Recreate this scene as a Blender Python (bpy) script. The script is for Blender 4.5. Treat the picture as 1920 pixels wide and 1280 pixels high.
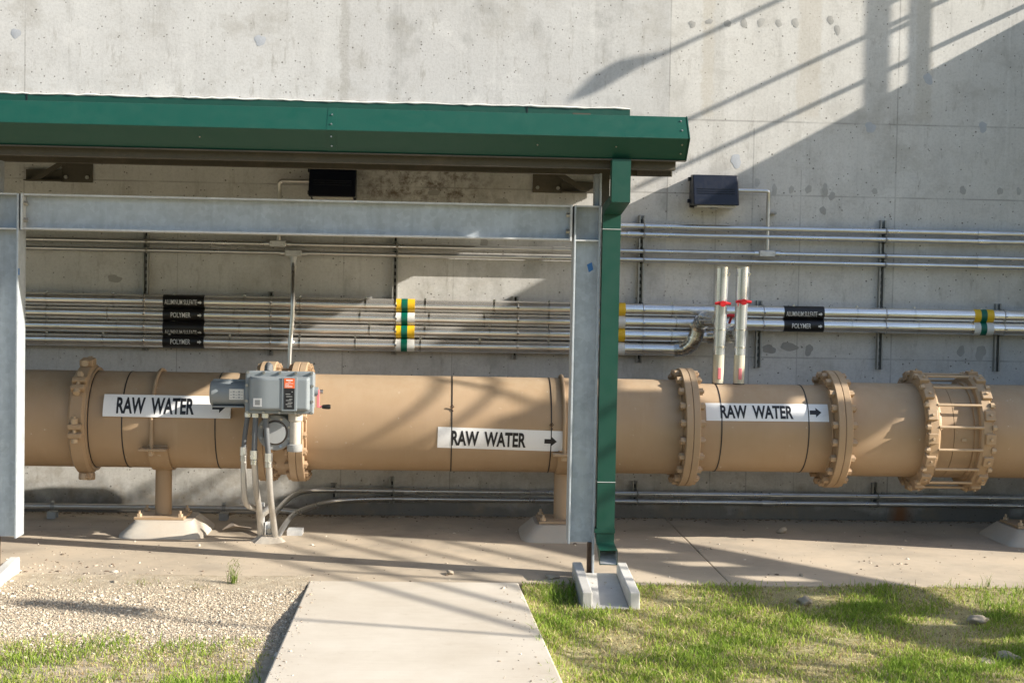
import bpy, bmesh, math, random
import numpy as np
from mathutils import Vector, Matrix
random.seed(7); rng = np.random.default_rng(7)
for o in list(bpy.data.objects): bpy.data.objects.remove(o)
scn = bpy.context.scene
COL = scn.collection

# ------------------------------------------------------------------ camera
def setup_camera():
    cd = bpy.data.cameras.new('camera'); cam = bpy.data.objects.new('camera', cd); COL.objects.link(cam)
    yaw, pitch, roll = math.radians(2.926), math.radians(-1.9304), math.radians(1.07)
    fw = Vector((math.sin(yaw)*math.cos(pitch), math.cos(yaw)*math.cos(pitch), math.sin(pitch)))
    r0 = fw.cross(Vector((0, 0, 1))).normalized(); u0 = r0.cross(fw)
    r = r0*math.cos(roll) + u0*math.sin(roll); u = u0*math.cos(roll) - r0*math.sin(roll)
    m = Matrix((r, u, -fw)).transposed().to_4x4(); m.translation = (0, -10.57, 1.648)
    cam.matrix_world = m
    cd.sensor_width = 36; cd.lens = 50.625; cd.clip_start = .05; cd.clip_end = 2000
    scn.camera = cam
setup_camera()
# ------------------------------------------------------------------ light
SUN = Vector((-1, .285, -.49)).normalized()
def setup_light():
    w = bpy.data.worlds.new('World'); scn.world = w; w.use_nodes = True
    nt = w.node_tree; bg = nt.nodes['Background']
    sky = nt.nodes.new('ShaderNodeTexSky'); sky.sky_type = 'NISHITA'; sky.sun_disc = False
    sky.sun_elevation = math.asin(-SUN.z); sky.sun_rotation = math.atan2(-SUN.x, -SUN.y)
    sky.air_density = 1.0; sky.dust_density = 1.5; sky.ozone_density = 1.0
    nt.links.new(sky.outputs[0], bg.inputs[0]); bg.inputs[1].default_value = .108
    sd = bpy.data.lights.new('sun', 'SUN'); sd.energy = 5.0; sd.angle = math.radians(.53); sd.color = (1, .93, .82)
    s = bpy.data.objects.new('sun', sd); COL.objects.link(s)
    s.rotation_euler = SUN.to_track_quat('-Z', 'Y').to_euler(); s.location = (20, -6, 12)
setup_light()
scn.cycles.max_bounces = 7; scn.cycles.diffuse_bounces = 4; scn.cycles.glossy_bounces = 3; scn.cycles.transmission_bounces = 4
scn.view_settings.view_transform = 'Standard'; scn.view_settings.look = 'None'
scn.view_settings.exposure = 1.0; scn.view_settings.gamma = 1; scn.view_settings.use_curve_mapping = False

# ------------------------------------------------------------------ materials
def mat(name): 
    m = bpy.data.materials.new(name); m.use_nodes = True; return m
class NT:
    def __init__(s, m): s.nt = m.node_tree; s.b = s.nt.nodes['Principled BSDF']; s._pos = None
    def n(s, t, **k):
        x = s.nt.nodes.new(t)
        for a, v in k.items(): setattr(x, a, v)
        return x
    def l(s, a, b): s.nt.links.new(a, b)
    def val(s, sock, v):
        if hasattr(v, 'is_output') or isinstance(v, bpy.types.NodeSocket): s.l(v, sock)
        else: sock.default_value = v
    def pos(s):
        if not s._pos: s._pos = s.n('ShaderNodeNewGeometry').outputs['Position']
        return s._pos
    def xyz(s): return s.n_out(s.n('ShaderNodeSeparateXYZ'), s.pos())
    def n_out(s, nd, src): s.l(src, nd.inputs[0]); return nd.outputs
    def mapping(s, scale, loc=(0, 0, 0)):
        mp = s.n('ShaderNodeMapping'); s.l(s.pos(), mp.inputs[0]); mp.inputs['Scale'].default_value = scale; mp.inputs['Location'].default_value = loc
        return mp.outputs[0]
    def noise(s, scale, detail=4, rough=.55, vec=None):
        x = s.n('ShaderNodeTexNoise'); s.l(vec or s.pos(), x.inputs['Vector'])
        x.inputs['Scale'].default_value = scale; x.inputs['Detail'].default_value = detail; x.inputs['Roughness'].default_value = rough
        return x.outputs['Fac']
    def voro(s, scale, vec=None, feature='F1', out='Distance'):
        x = s.n('ShaderNodeTexVoronoi'); x.feature = feature; s.l(vec or s.pos(), x.inputs['Vector']); x.inputs['Scale'].default_value = scale
        return x.outputs[out]
    def ramp(s, fac, stops, interp='LINEAR'):
        r = s.n('ShaderNodeValToRGB'); s.val(r.inputs[0], fac); cr = r.color_ramp; cr.interpolation = interp
        while len(cr.elements) < len(stops): cr.elements.new(.5)
        for e, (p, c) in zip(cr.elements, stops):
            e.position = p; e.color = (c, c, c, 1) if not hasattr(c, '__len__') else (*c[:3], 1)
        return r.outputs[0]
    def mr(s, v, a, b, c=0., d=1.):
        r = s.n('ShaderNodeMapRange'); s.val(r.inputs[0], v)
        for i, q in enumerate((a, b, c, d)): r.inputs[i+1].default_value = q
        return r.outputs[0]
    def math(s, op, a, b=0., clamp=False):
        r = s.n('ShaderNodeMath', operation=op, use_clamp=clamp); s.val(r.inputs[0], a); s.val(r.inputs[1], b); return r.outputs[0]
    def mix(s, fac, a, b, blend='MIX'):
        r = s.n('ShaderNodeMix', data_type='RGBA', blend_type=blend); s.val(r.inputs[0], fac)
        for i, q in ((6, a), (7, b)):
            if isinstance(q, bpy.types.NodeSocket): s.l(q, r.inputs[i])
            else: r.inputs[i].default_value = (*q[:3], 1)
        return r.outputs[2]
    def bump(s, h, strength=.3, dist=.01, prev=None):
        b = s.n('ShaderNodeBump'); b.inputs['Strength'].default_value = strength; b.inputs['Distance'].default_value = dist
        s.l(h, b.inputs['Height'])
        if prev: s.l(prev, b.inputs['Normal'])
        return b.outputs[0]
    def fin(s, col=None, rough=None, metal=None, nrm=None):
        if col is not None:
            if isinstance(col, bpy.types.NodeSocket): s.l(col, s.b.inputs['Base Color'])
            else: s.b.inputs['Base Color'].default_value = (*col[:3], 1)
        if rough is not None: s.val(s.b.inputs['Roughness'], rough)
        if metal is not None: s.val(s.b.inputs['Metallic'], metal)
        if nrm is not None: s.l(nrm, s.b.inputs['Normal'])
M = {}
def paint(name, col, rough=.5, var=.12, dirt=.25, dirtcol=(.25, .19, .13), bump=.05, metal=0, scale=6):
    m = mat(name); t = NT(m)
    a = t.noise(scale, 5, .6); b = t.noise(scale*7, 3)
    c = t.mix(t.mr(a, .3, .75, 0, var*2.2), col, [x*.62 for x in col])
    d = t.math('MULTIPLY', t.mr(t.noise(scale*.6, 6, .7), .5, .78), dirt, True)
    c = t.mix(d, c, dirtcol)
    t.fin(c, t.mr(b, .3, .7, rough*.85, min(1, rough*1.18)), metal, t.bump(b, bump, .004)); M[name] = m
def concrete(name, col, rough=.9, dust=None, grain=220, streak=0, var=.3):
    m = mat(name); t = NT(m)
    a = t.noise(1.1, 6, .62); f = t.noise(grain, 3, .7); mid = t.noise(14, 6, .7)
    c = t.mix(t.mr(a, .35, .68), [x*(1-var) for x in col], [min(1, x*(1+var*.45)) for x in col])
    c = t.mix(t.mr(mid, .45, .75, 0, .35), c, [x*.7 for x in col])
    c = t.mix(t.mr(f, .55, .75, 0, .3), c, [x*.5 for x in col])
    if dust: c = t.mix(t.mr(t.noise(2.3, 7, .65), .38, .66, 0, .75), c, dust)
    p = t.voro(42); pit = t.mr(p, .05, .11, 1, 0); pit = t.math('MULTIPLY', pit, t.mr(t.noise(9, 2), .52, .6), True)
    c = t.mix(t.math('MULTIPLY', pit, .55), c, (.06, .055, .05))
    n = t.bump(f, .25, .003); n = t.bump(mid, .18, .01, n)
    t.fin(c, rough, 0, n); M[name] = m

def wall_material():
    m = mat('wall_concrete'); t = NT(m)
    X, Y, Z = t.xyz()
    wob = t.math('MULTIPLY', t.math('SUBTRACT', t.noise(6, 5, .7), .5), .07)
    Xw = t.math('ADD', X, wob)
    # three pours of slightly different concrete
    mid = t.math('MULTIPLY', t.mr(X, -.70, -.69), t.mr(X, 1.66, 1.67, 1, 0))
    right = t.mr(X, 1.66, 1.67)
    c = t.mix(mid, (.61, .605, .585), (.56, .555, .54)); c = t.mix(right, c, (.62, .605, .57))
    big = t.noise(.9, 6, .6); c = t.mix(t.mr(big, .35, .7, 0, .36), c, (.43, .415, .385))
    # cloudy blotches, strongest on the middle pour
    bl = t.noise(3.2, 6, .68, t.mapping((1.25, 1, .8), (3, 0, 1)))
    c = t.mix(t.math('MULTIPLY', t.mr(bl, .5, .72), t.mr(mid, 0, 1, .3, .85)), c, (.31, .305, .29))
    # vertical run-down streaks
    st = t.noise(1, 4, .6, t.mapping((17, 1, .32)))
    c = t.mix(t.math('MULTIPLY', t.mr(st, .55, .78, 0, .5), t.mr(big, .4, .6)), c, (.75, .745, .72))
    st2 = t.noise(1, 5, .65, t.mapping((30, 1, .7), (5, 0, 2)))
    c = t.mix(t.math('MULTIPLY', t.mr(st2, .55, .8, 0, .6), t.mr(bl, .42, .6)), c, (.33, .32, .295))
    cl = t.noise(1.7, 7, .72, t.mapping((1, 1, 1.3), (11, 0, 4))); c = t.mix(t.mr(cl, .52, .64, 0, .55), c, (.39, .37, .33)); c = t.mix(t.mr(cl, .45, .34, 0, .5), c, (.71, .70, .67))
    dr = t.noise(7, 6, .8, t.mapping((1.6, 1, .45), (2, 0, 7))); c = t.mix(t.mr(dr, .56, .68, 0, .6), c, (.30, .28, .245))
    fine = t.noise(55, 5, .75); c = t.mix(t.mr(fine, .47, .75, 0, .5), c, (.33, .32, .30))
    # bug holes
    pits = None
    for sc, th, lo in ((10, .08, .44), (25, .15, .47)):
        v = t.voro(sc); p = t.mr(v, th*.7, th, 1, 0)
        p = t.math('MULTIPLY', p, t.mr(t.noise(sc*.45, 2), lo, lo+.06), True)
        pits = p if pits is None else t.math('MAXIMUM', pits, p)
    c = t.mix(t.math('MULTIPLY', pits, .85), c, (.12, .11, .095))
    # weathering: soot-brown leak stain high under the canopy, dirt splash along the foot
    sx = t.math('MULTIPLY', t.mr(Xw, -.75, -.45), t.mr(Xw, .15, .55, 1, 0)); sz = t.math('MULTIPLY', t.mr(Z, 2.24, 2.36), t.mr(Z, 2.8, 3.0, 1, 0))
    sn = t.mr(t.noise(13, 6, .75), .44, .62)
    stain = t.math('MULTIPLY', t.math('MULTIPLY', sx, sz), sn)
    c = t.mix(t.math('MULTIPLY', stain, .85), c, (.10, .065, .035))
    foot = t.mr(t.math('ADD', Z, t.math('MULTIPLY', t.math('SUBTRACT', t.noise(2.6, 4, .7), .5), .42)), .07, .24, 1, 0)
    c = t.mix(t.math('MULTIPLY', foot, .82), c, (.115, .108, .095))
    ft = t.math('MULTIPLY', t.mr(t.noise(5, 6, .7), .5, .7), t.mr(Z, .1, .75, .7, 0)); c = t.mix(ft, c, (.27, .225, .165))
    # rust run
    rs = t.math('MULTIPLY', t.mr(t.math('ABSOLUTE', t.math('SUBTRACT', Xw, 3.47)), .02, .11, 1, 0), t.mr(Z, .08, .2, .8, 0)); c = t.mix(rs, c, (.25, .10, .03))
    # rough vertical pour strips between the smooth form panels
    wob2 = t.math('MULTIPLY', t.math('SUBTRACT', t.noise(9, 7, .75), .5), .12)
    for xc, hw, z0, col, k in ((1.945, .035, 2.94, (.47, .43, .36), .65), (2.70, .075, 2.95, (.47, .43, .365), .6), (3.56, .05, 2.95, (.45, .42, .36), .55), (-.715, .022, 2.9, (.36, .345, .315), .75), (1.60, .04, 2.9, (.40, .39, .37), .35), (2.03, .03, .9, (.40, .385, .35), .4)):
        d = t.math('ABSOLUTE', t.math('SUBTRACT', t.math('ADD', X, wob2), xc)); q = t.math('MULTIPLY', t.mr(d, hw, hw+.02, 1, 0), t.mr(Z, z0, z0+.05)); c = t.mix(t.math('MULTIPLY', t.math('MULTIPLY', q, t.mr(fine, .35, .65, .5, 1)), k), c, col)
    # form-board lines
    lines = None
    for (axis, p, wd, lo, hi) in ((Z, 2.945, .007, 1.3, 9), (Z, 2.405, .006, -9, 9), (Z, 1.205, .006, -9, 9), (X, 1.665, .006, 2.2, 9), (X, 2.30, .006, -1, 2.9), (X, 2.66, .005, -1, 2.6), (X, 3.37, .006, -1, 9), (X, 2.03, .006, -1, 2.4), (X, -1.9, .004, 0, 2.2), (X, .1, .005, 0, 2.9), (X, -.70, .006, 0, 3), (X, -3.0, .005, 0, 9)):
        oth = X if axis == Z else Z
        d = t.math('ABSOLUTE', t.math('SUBTRACT', t.math('ADD', axis, t.math('MULTIPLY', wob, .08)), p))
        q = t.math('MULTIPLY', t.mr(d, wd*.4, wd*1.2, 1, 0), t.math('MULTIPLY', t.mr(oth, lo, lo+.01), t.mr(oth, hi-.01, hi, 1, 0)))
        lines = q if lines is None else t.math('MAXIMUM', lines, q)
    lines = t.math('MULTIPLY', lines, t.mr(t.noise(3.5, 4), .35, .6, .25, 1))
    c = t.mix(t.math('MULTIPLY', lines, .6), c, (.22, .21, .195))
    n = t.bump(fine, .22, .005)
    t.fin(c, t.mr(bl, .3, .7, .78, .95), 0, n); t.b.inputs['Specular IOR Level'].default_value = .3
    M['wall'] = m
wall_material()
concrete('slab', (.46, .39, .30), dust=(.53, .435, .32), var=.32)
def path_material():
    m = mat('path'); t = NT(m); br = t.noise(1, 4, .7, t.mapping((2.2, 95, 1))); f = t.noise(170, 3, .7); big = t.noise(1.5, 7, .65)
    c = t.mix(t.mr(big, .36, .66), (.49, .435, .355), (.585, .535, .455)); c = t.mix(t.mr(br, .45, .7, 0, .3), c, (.43, .38, .31)); c = t.mix(t.mr(f, .55, .75, 0, .3), c, (.33, .29, .23))
    c = t.mix(t.mr(t.noise(5, 8, .75), .58, .70, 0, .35), c, (.40, .33, .25)); pit = t.mr(t.voro(38), .05, .10, .6, 0); c = t.mix(t.math('MULTIPLY', pit, t.mr(t.noise(6, 2), .5, .6)), c, (.2, .17, .13))
    t.fin(c, .9, 0, t.bump(f, .2, .003, t.bump(br, .35, .004))); M['path'] = m
path_material()
concrete('block', (.53, .52, .49), var=.35, grain=120)
concrete('pad', (.50, .47, .41), var=.25, dust=(.5, .42, .33))
concrete('seam', (.56, .53, .475), var=.3, grain=60)
concrete('patch_dark', (.41, .40, .375), var=.35); concrete('patch_blue', (.45, .47, .50), var=.2)
concrete('patch_pale', (.55, .54, .50), var=.2)
def pipe_paint():
    m = mat('tan'); t = NT(m); g = t.n('ShaderNodeNewGeometry'); sep = t.n('ShaderNodeSeparateXYZ'); t.l(g.outputs['Normal'], sep.inputs[0])
    base = t.mix(t.mr(t.noise(1.6, 6, .6), .35, .68), (.36, .245, .142), (.405, .285, .18))
    dr = t.noise(1, 6, .7, t.mapping((15, 1.6, 1.6))); base = t.mix(t.mr(dr, .54, .80, 0, .22), base, (.30, .195, .11)); base = t.mix(t.mr(dr, .42, .26, 0, .18), base, (.50, .38, .26))
    dust = t.math('MULTIPLY', t.mr(sep.outputs[2], .25, .95), t.mr(t.noise(9, 7, .7), .3, .7, .10, .5)); base = t.mix(dust, base, (.50, .41, .30))
    sc = t.noise(34, 5, .8); base = t.mix(t.mr(sc, .66, .72, 0, .55), base, (.30, .20, .12)); base = t.mix(t.mr(t.noise(21, 3, .6), .70, .74, 0, .5), base, (.60, .52, .43))
    t.fin(base, t.mr(t.noise(12, 4), .3, .7, .40, .62), 0, t.bump(t.noise(160, 2), .05, .002)); M['tan'] = m
pipe_paint()
paint('tan_rod', (.50, .37, .24), .5, .2, .3)
paint('green', (.005, .058, .038), .45, .06, .04, (.06, .09, .07), .03, scale=2)
paint('green_tape', (.0, .13, .085), .4, .05, .05); paint('yellow', (.80, .50, .015), .45, .08, .1)
paint('white_tape', (.74, .74, .72), .4, .06, .12); paint('label', (.80, .80, .80), .3, .03, .05); paint('ink', (.012, .012, .014), .45, .02, .02)
paint('black_tape', (.010, .010, .011), .38, .05, .06); paint('white_ink', (.78, .78, .76), .5, .02, .05)
paint('lamp_black', (.005, .008, .018), .38, .1, .03); paint('actuator', (.235, .265, .285), .42, .14, .34, (.26, .22, .17), scale=5)
paint('orange', (.74, .13, .03), .45, .05, .1); paint('red', (.55, .015, .02), .35, .08, .05); paint('pink', (.72, .22, .24), .4, .1, .2)
paint('blue', (.03, .16, .42), .5, .1, .1); paint('rubber', (.12, .13, .14), .55, .15, .2); paint('grip', (.012, .012, .012), .35)
paint('rust', (.10, .055, .03), .8, .4, .4); paint('plastic_grey', (.34, .35, .35), .5, .1, .2); paint('whitish', (.58, .54, .48), .6, .2, .6, (.36, .27, .18))
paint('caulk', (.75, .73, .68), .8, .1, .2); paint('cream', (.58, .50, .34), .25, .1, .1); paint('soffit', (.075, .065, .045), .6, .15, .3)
paint('cap_white', (.70, .69, .65), .45, .08, .2); paint('roof_dark', (.05, .05, .05), .8)
paint('stone', (.40, .34, .26), .9, .3, .4, (.3, .25, .18), .4, scale=14); paint('leaf_litter', (.14, .09, .05), .9, .4, .3)
paint('cardboard', (.36, .30, .24), .8, .3, .4); paint('bark', (.08, .06, .04), .9)

def metal(name, col, rough, spangle=0, dirt=.2, bumpy=.04, mt=1., sc=8, long=False):
    m = mat(name); t = NT(m)
    vec = t.mapping((.7, 9, 9)) if long else None
    a = t.noise(sc, 6, .65, vec)
    c = t.mix(t.mr(a, .35, .7, 0, .5), col, [x*.72 for x in col])
    if spangle:
        v = t.voro(38, None, 'F1', 'Color'); g = t.n('ShaderNodeRGBToBW'); t.l(v, g.inputs[0])
        c = t.mix(t.math('MULTIPLY', g.outputs[0], spangle), c, [min(1, x*1.5) for x in col])
        w = t.noise(1, 5, .7, t.mapping((22, 22, 1.6))); c = t.mix(t.mr(w, .5, .75, 0, .3), c, [x*.55 for x in col]); w2 = t.noise(4.5, 8, .75); c = t.mix(t.mr(w2, .56, .72, 0, .45), c, [min(1, x*1.45) for x in col]); c = t.mix(t.mr(w2, .42, .3, 0, .4), c, [x*.6 for x in col])
    d = t.math('MULTIPLY', t.mr(t.noise(3.1, 7, .7), .52, .75), dirt, True)
    c = t.mix(d, c, (.20, .16, .12))
    r = t.math('ADD', t.mr(a, .3, .7, rough*.8, rough*1.25), t.math('MULTIPLY', d, .5), True)
    t.fin(c, r, t.math('SUBTRACT', mt, t.math('MULTIPLY', d, .7)), t.bump(t.noise(sc*.8, 3, .5, vec), bumpy, .02)); M[name] = m
metal('galv', (.43, .47, .50), .55, .35, .12, .03, .35)
metal('galv_light', (.62, .63, .63), .5, .2, .2, .03, .3)
metal('emt', (.68, .68, .67), .30, 0, .18, .02, .95)
metal('emt_worn', (.62, .60, .56), .42, 0, .4, .05, .7)
metal('strut', (.36, .36, .34), .5, 0, .3, .03, .5)
metal('jacket', (.88, .86, .83), .21, 0, .06, .06, .80, 5, True)
metal('jacket_v', (.84, .87, .91), .10, 0, .02, .02, .78, 3)
metal('jacket_band', (.70, .68, .64), .25, 0, .1, .02); metal('jacket_elbow', (.55, .54, .52), .25, 0, .15, .06, 1., 14)
metal('bolt_zinc', (.5, .49, .46), .4, 0, .3)
def glassy(name, col, rough):
    m = mat(name); t = NT(m); t.fin(col, rough, 0); t.b.inputs['Transmission Weight'].default_value = .35; t.b.inputs['IOR'].default_value = 1.45; M[name] = m
glassy('lens', (.75, .73, .66), .2); glassy('clear_tube', (.76, .72, .58), .08)
def dark_ink_print(): pass
def attr_mat(name, rough=.8, trans=0):
    m = mat(name); t = NT(m); a = t.n('ShaderNodeAttribute'); a.attribute_name = 'tint'
    t.fin(a.outputs['Color'], rough)
    if trans:
        t.b.inputs['Specular IOR Level'].default_value = .25
        tr = t.n('ShaderNodeBsdfTranslucent'); t.l(a.outputs['Color'], tr.inputs[0]); mx = t.n('ShaderNodeMixShader'); mx.inputs[0].default_value = trans
        out = [n for n in t.nt.nodes if n.type == 'OUTPUT_MATERIAL'][0]
        t.l(t.b.outputs[0], mx.inputs[1]); t.l(tr.outputs[0], mx.inputs[2]); t.l(mx.outputs[0], out.inputs[0])
    M[name] = m
attr_mat('grass', .6, .35); attr_mat('gravel', .9)
def soil(name, a, b, sc=7):
    m = mat(name); t = NT(m); n = t.noise(sc, 8, .7); f = t.noise(90, 4, .75)
    c = t.mix(t.mr(n, .38, .64), a, b); c = t.mix(t.mr(f, .5, .75, 0, .5), c, [x*.45 for x in a])
    t.fin(c, .95, 0, t.bump(f, .6, .01, t.bump(n, .4, .03))); M[name] = m
soil('lawn_soil', (.31, .275, .13), (.42, .37, .19)); soil('gravel_soil', (.38, .31, .22), (.51, .44, .33), 11); soil('far_ground', (.16, .145, .09), (.12, .14, .06), .6)

# ------------------------------------------------------------------ mesh helpers
WL = {}      # world position of every object's origin
def link(o, parent=None, loc=(0, 0, 0)):
    COL.objects.link(o); o.location = loc; WL[o.name] = Vector(loc)
    if parent: o.parent = parent; o.matrix_parent_inverse = Matrix.Translation(-WL[parent.name])
    return o
def tag(o, label=None, cat=None, group=None, kind=None):
    if label: o['label'] = label
    if cat: o['category'] = cat
    if group: o['group'] = group
    if kind: o['kind'] = kind
    return o
def thing(name, loc, label, cat, group=None):
    o = bpy.data.objects.new(name, None); o.empty_display_size = .1; link(o, None, loc); return tag(o, label, cat, group)
class MB:
    def __init__(s): s.v = []; s.f = []; s.sm = []
    def add(s, v, f, smooth=False):
        b = len(s.v); s.v += [tuple(map(float, p)) for p in v]; s.f += [tuple(i+b for i in q) for q in f]; s.sm += [smooth]*len(f); return s
    def box(s, x0, x1, y0, y1, z0, z1):
        v = [(x, y, z) for z in (z0, z1) for y in (y0, y1) for x in (x0, x1)]
        return s.add(v, [(0, 2, 3, 1), (4, 5, 7, 6), (0, 1, 5, 4), (2, 6, 7, 3), (0, 4, 6, 2), (1, 3, 7, 5)])
    def hexa(s, b, t):   # two quads (4 points each, same winding ccw seen from t)
        return s.add(list(b)+list(t), [(3, 2, 1, 0), (4, 5, 6, 7), (0, 1, 5, 4), (1, 2, 6, 5), (2, 3, 7, 6), (3, 0, 4, 7)])
    def prism(s, poly, axis, a, b):   # poly: 2d points ccw; extruded along axis 'x','y','z'
        n = len(poly)
        def P(p, t): return (t, p[0], p[1]) if axis == 'x' else (p[0], t, p[1]) if axis == 'y' else (p[0], p[1], t)
        v = [P(p, a) for p in poly]+[P(p, b) for p in poly]
        f = [tuple(range(n-1, -1, -1)), tuple(range(n, 2*n))]+[(i, (i+1) % n, n+(i+1) % n, n+i) for i in range(n)]
        return s.add(v, f)
    def tube(s, pts, r, seg=14, caps=True, smooth=True, closed=False):
        pts = [Vector(p) for p in pts]; n = len(pts); rs = r if hasattr(r, '__len__') else [r]*n
        prev = None; rings = []
        for i, p in enumerate(pts):
            a = pts[i-1] if (i > 0 or closed) else None; b = pts[(i+1) % n] if (i < n-1 or closed) else None
            d = ((b-p).normalized() if b is not None else Vector()) + ((p-a).normalized() if a is not None else Vector()); d.normalize()
            if prev is None:
                ref = Vector((0, 0, 1)) if abs(d.z) < .9 else Vector((0, 1, 0)); e1 = d.cross(ref).normalized()
            else: e1 = (prev - d*prev.dot(d)).normalized()
            e2 = d.cross(e1); prev = e1
            rings.append([p+(e1*math.cos(2*math.pi*k/seg)+e2*math.sin(2*math.pi*k/seg))*rs[i] for k in range(seg)])
        v = [q for R in rings for q in R]; f = []
        for i in range(n-1 if not closed else n):
            j = (i+1) % n
            f += [(i*seg+k, i*seg+(k+1) % seg, j*seg+(k+1) % seg, j*seg+k) for k in range(seg)]
        s.add(v, f, smooth)
        if caps and not closed:
            s.add(rings[0], [tuple(range(seg-1, -1, -1))]); s.add(rings[-1], [tuple(range(seg))])
        return s
    def lathe(s, prof, c, axis='x', seg=48, a0=0, a1=360, smooth=True, closed=True):
        # prof: (along, radius) list forming a closed loop (closed) ; c: the two other coords
        full = abs(a1-a0) >= 359.9; m = seg if full else seg+1; n = len(prof); v = []
        for k in range(m):
            t = math.radians(a0+(a1-a0)*k/seg); ct, st = math.cos(t), math.sin(t)
            for (x, r) in prof:
                if axis == 'x': v.append((x, c[0]+r*ct, c[1]+r*st))
                elif axis == 'y': v.append((c[0]+r*ct, x, c[1]+r*st))
                else: v.append((c[0]+r*ct, c[1]+r*st, x))
        f = []
        for k in range(seg):
            kk = (k+1) % m
            for i in range(n if closed else n-1):
                j = (i+1) % n; f.append((k*n+i, k*n+j, kk*n+j, kk*n+i))
        if not full and closed: f += [tuple(range(n)), tuple(range((m-1)*n+n-1, (m-1)*n-1, -1))]
        return s.add(v, f, smooth)
    def build(s, name, mt, parent=None, origin=None, bevel=0, seg=2, auto=True):
        V = np.array(s.v)
        if origin is None: origin = ((V[:, 0].min()+V[:, 0].max())/2, (V[:, 1].min()+V[:, 1].max())/2, V[:, 2].min())
        me = bpy.data.meshes.new(name); me.from_pydata((V-np.array(origin)).tolist(), [], s.f); me.validate()
        bm = bmesh.new(); bm.from_mesh(me); bmesh.ops.recalc_face_normals(bm, faces=bm.faces); bm.to_mesh(me); bm.free()
        if len(s.sm) == len(me.polygons): me.polygons.foreach_set('use_smooth', s.sm)
        if any(s.sm): me.set_sharp_from_angle(angle=math.radians(38))
        me.materials.append(M[mt]); o = bpy.data.objects.new(name, me)
        if bevel:
            b = o.modifiers.new('bevel', 'BEVEL'); b.width = bevel; b.segments = seg; b.limit_method = 'ANGLE'; b.angle_limit = math.radians(40)
        return link(o, parent, origin)
def clone(o, parent, loc, rot=None, name=None):
    c = o.copy(); 
    if name: c.name = name
    COL.objects.link(c); c.location = loc; WL[c.name] = Vector(loc)
    c.parent = parent
    if parent: c.matrix_parent_inverse = Matrix.Translation(-WL[parent.name])
    if rot is not None: c.rotation_euler = rot
    return c
def ring_prof(x0, x1, r0, r1, ch=.004):
    return [(x0, r0), (x0, r1-ch), (x0+ch, r1), (x1-ch, r1), (x1, r1-ch), (x1, r0)]
def arc(p0, p1, p2, n=6):
    p0, p1, p2 = Vector(p0), Vector(p1), Vector(p2); return [p0*(1-t)**2+p1*2*t*(1-t)+p2*t*t for t in [i/n for i in range(n+1)]]
def smooth_path(pts, rad=.1, n=5):
    P = [Vector(p) for p in pts]; out = [P[0]]
    for i in range(1, len(P)-1):
        a = (P[i-1]-P[i]); b = (P[i+1]-P[i]); ra = min(rad, a.length*.48); rb = min(rad, b.length*.48)
        out += arc(P[i]+a.normalized()*ra, P[i], P[i]+b.normalized()*rb, n)
    return out+[P[-1]]
def text_mesh(body, width, height, bold=.012):
    cu = bpy.data.curves.new('txt', 'FONT'); cu.body = body; cu.size = 1; cu.offset = bold; cu.resolution_u = 3
    o = bpy.data.objects.new('txt', cu); COL.objects.link(o); bpy.context.view_layer.update()
    me = bpy.data.meshes.new_from_object(o.evaluated_get(bpy.context.evaluated_depsgraph_get()))
    bpy.data.objects.remove(o); bpy.data.curves.remove(cu)
    V = np.array([v.co[:] for v in me.vertices]); lo, hi = V.min(0), V.max(0)
    V = (V-lo)/np.maximum(hi-lo, 1e-6)
    F = [tuple(p.vertices) for p in me.polygons]; bpy.data.meshes.remove(me)
    return np.c_[V[:, 0]*width, V[:, 1]*height], F      # lower-left at 0,0
ARROW = [(0, .28), (.52, .28), (.52, 0), (1, .5), (.52, 1), (.52, .72), (0, .72)]
def wrap_obj(name, mt, parent, V2, F, x0, s0, R, yc, zc, tilt=0, cuts=7, lift=.001):
    """lay flat artwork (x, s) on a horizontal cylinder: s is arc length up from the point facing -Y"""
    me = bpy.data.meshes.new(name); me.from_pydata([(p[0], p[1], 0) for p in V2], [], F)
    bm = bmesh.new(); bm.from_mesh(me); h0, h1 = V2[:, 1].min(), V2[:, 1].max()
    for k in range(1, cuts):
        bmesh.ops.bisect_plane(bm, geom=bm.verts[:]+bm.edges[:]+bm.faces[:], plane_co=(0, h0+(h1-h0)*k/cuts, 0), plane_no=(0, 1, 0))
    org = Vector((x0, yc-R, zc+s0))
    for v in bm.verts:
        x, sy = v.co.x, v.co.y; xx = x*math.cos(tilt)-sy*math.sin(tilt); ss = s0+sy*math.cos(tilt)+x*math.sin(tilt)
        a = ss/R; rr = R+lift; v.co = Vector((x0+xx, yc-rr*math.cos(a), zc+rr*math.sin(a)))-org
    bmesh.ops.recalc_face_normals(bm, faces=bm.faces)
    if sum((f.normal.y*f.calc_area() for f in bm.faces)) > 0: bmesh.ops.reverse_faces(bm, faces=bm.faces[:])
    bm.to_mesh(me); bm.free(); me.materials.append(M[mt]); o = bpy.data.objects.new(name, me); return link(o, parent, org)
def sheet2(w, h, nx=2, ny=9):
    V = [(w*i/(nx-1), h*j/(ny-1)) for j in range(ny) for i in range(nx)]
    return np.array(V), [(j*nx+i, j*nx+i+1, (j+1)*nx+i+1, (j+1)*nx+i) for j in range(ny-1) for i in range(nx-1)]

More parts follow.
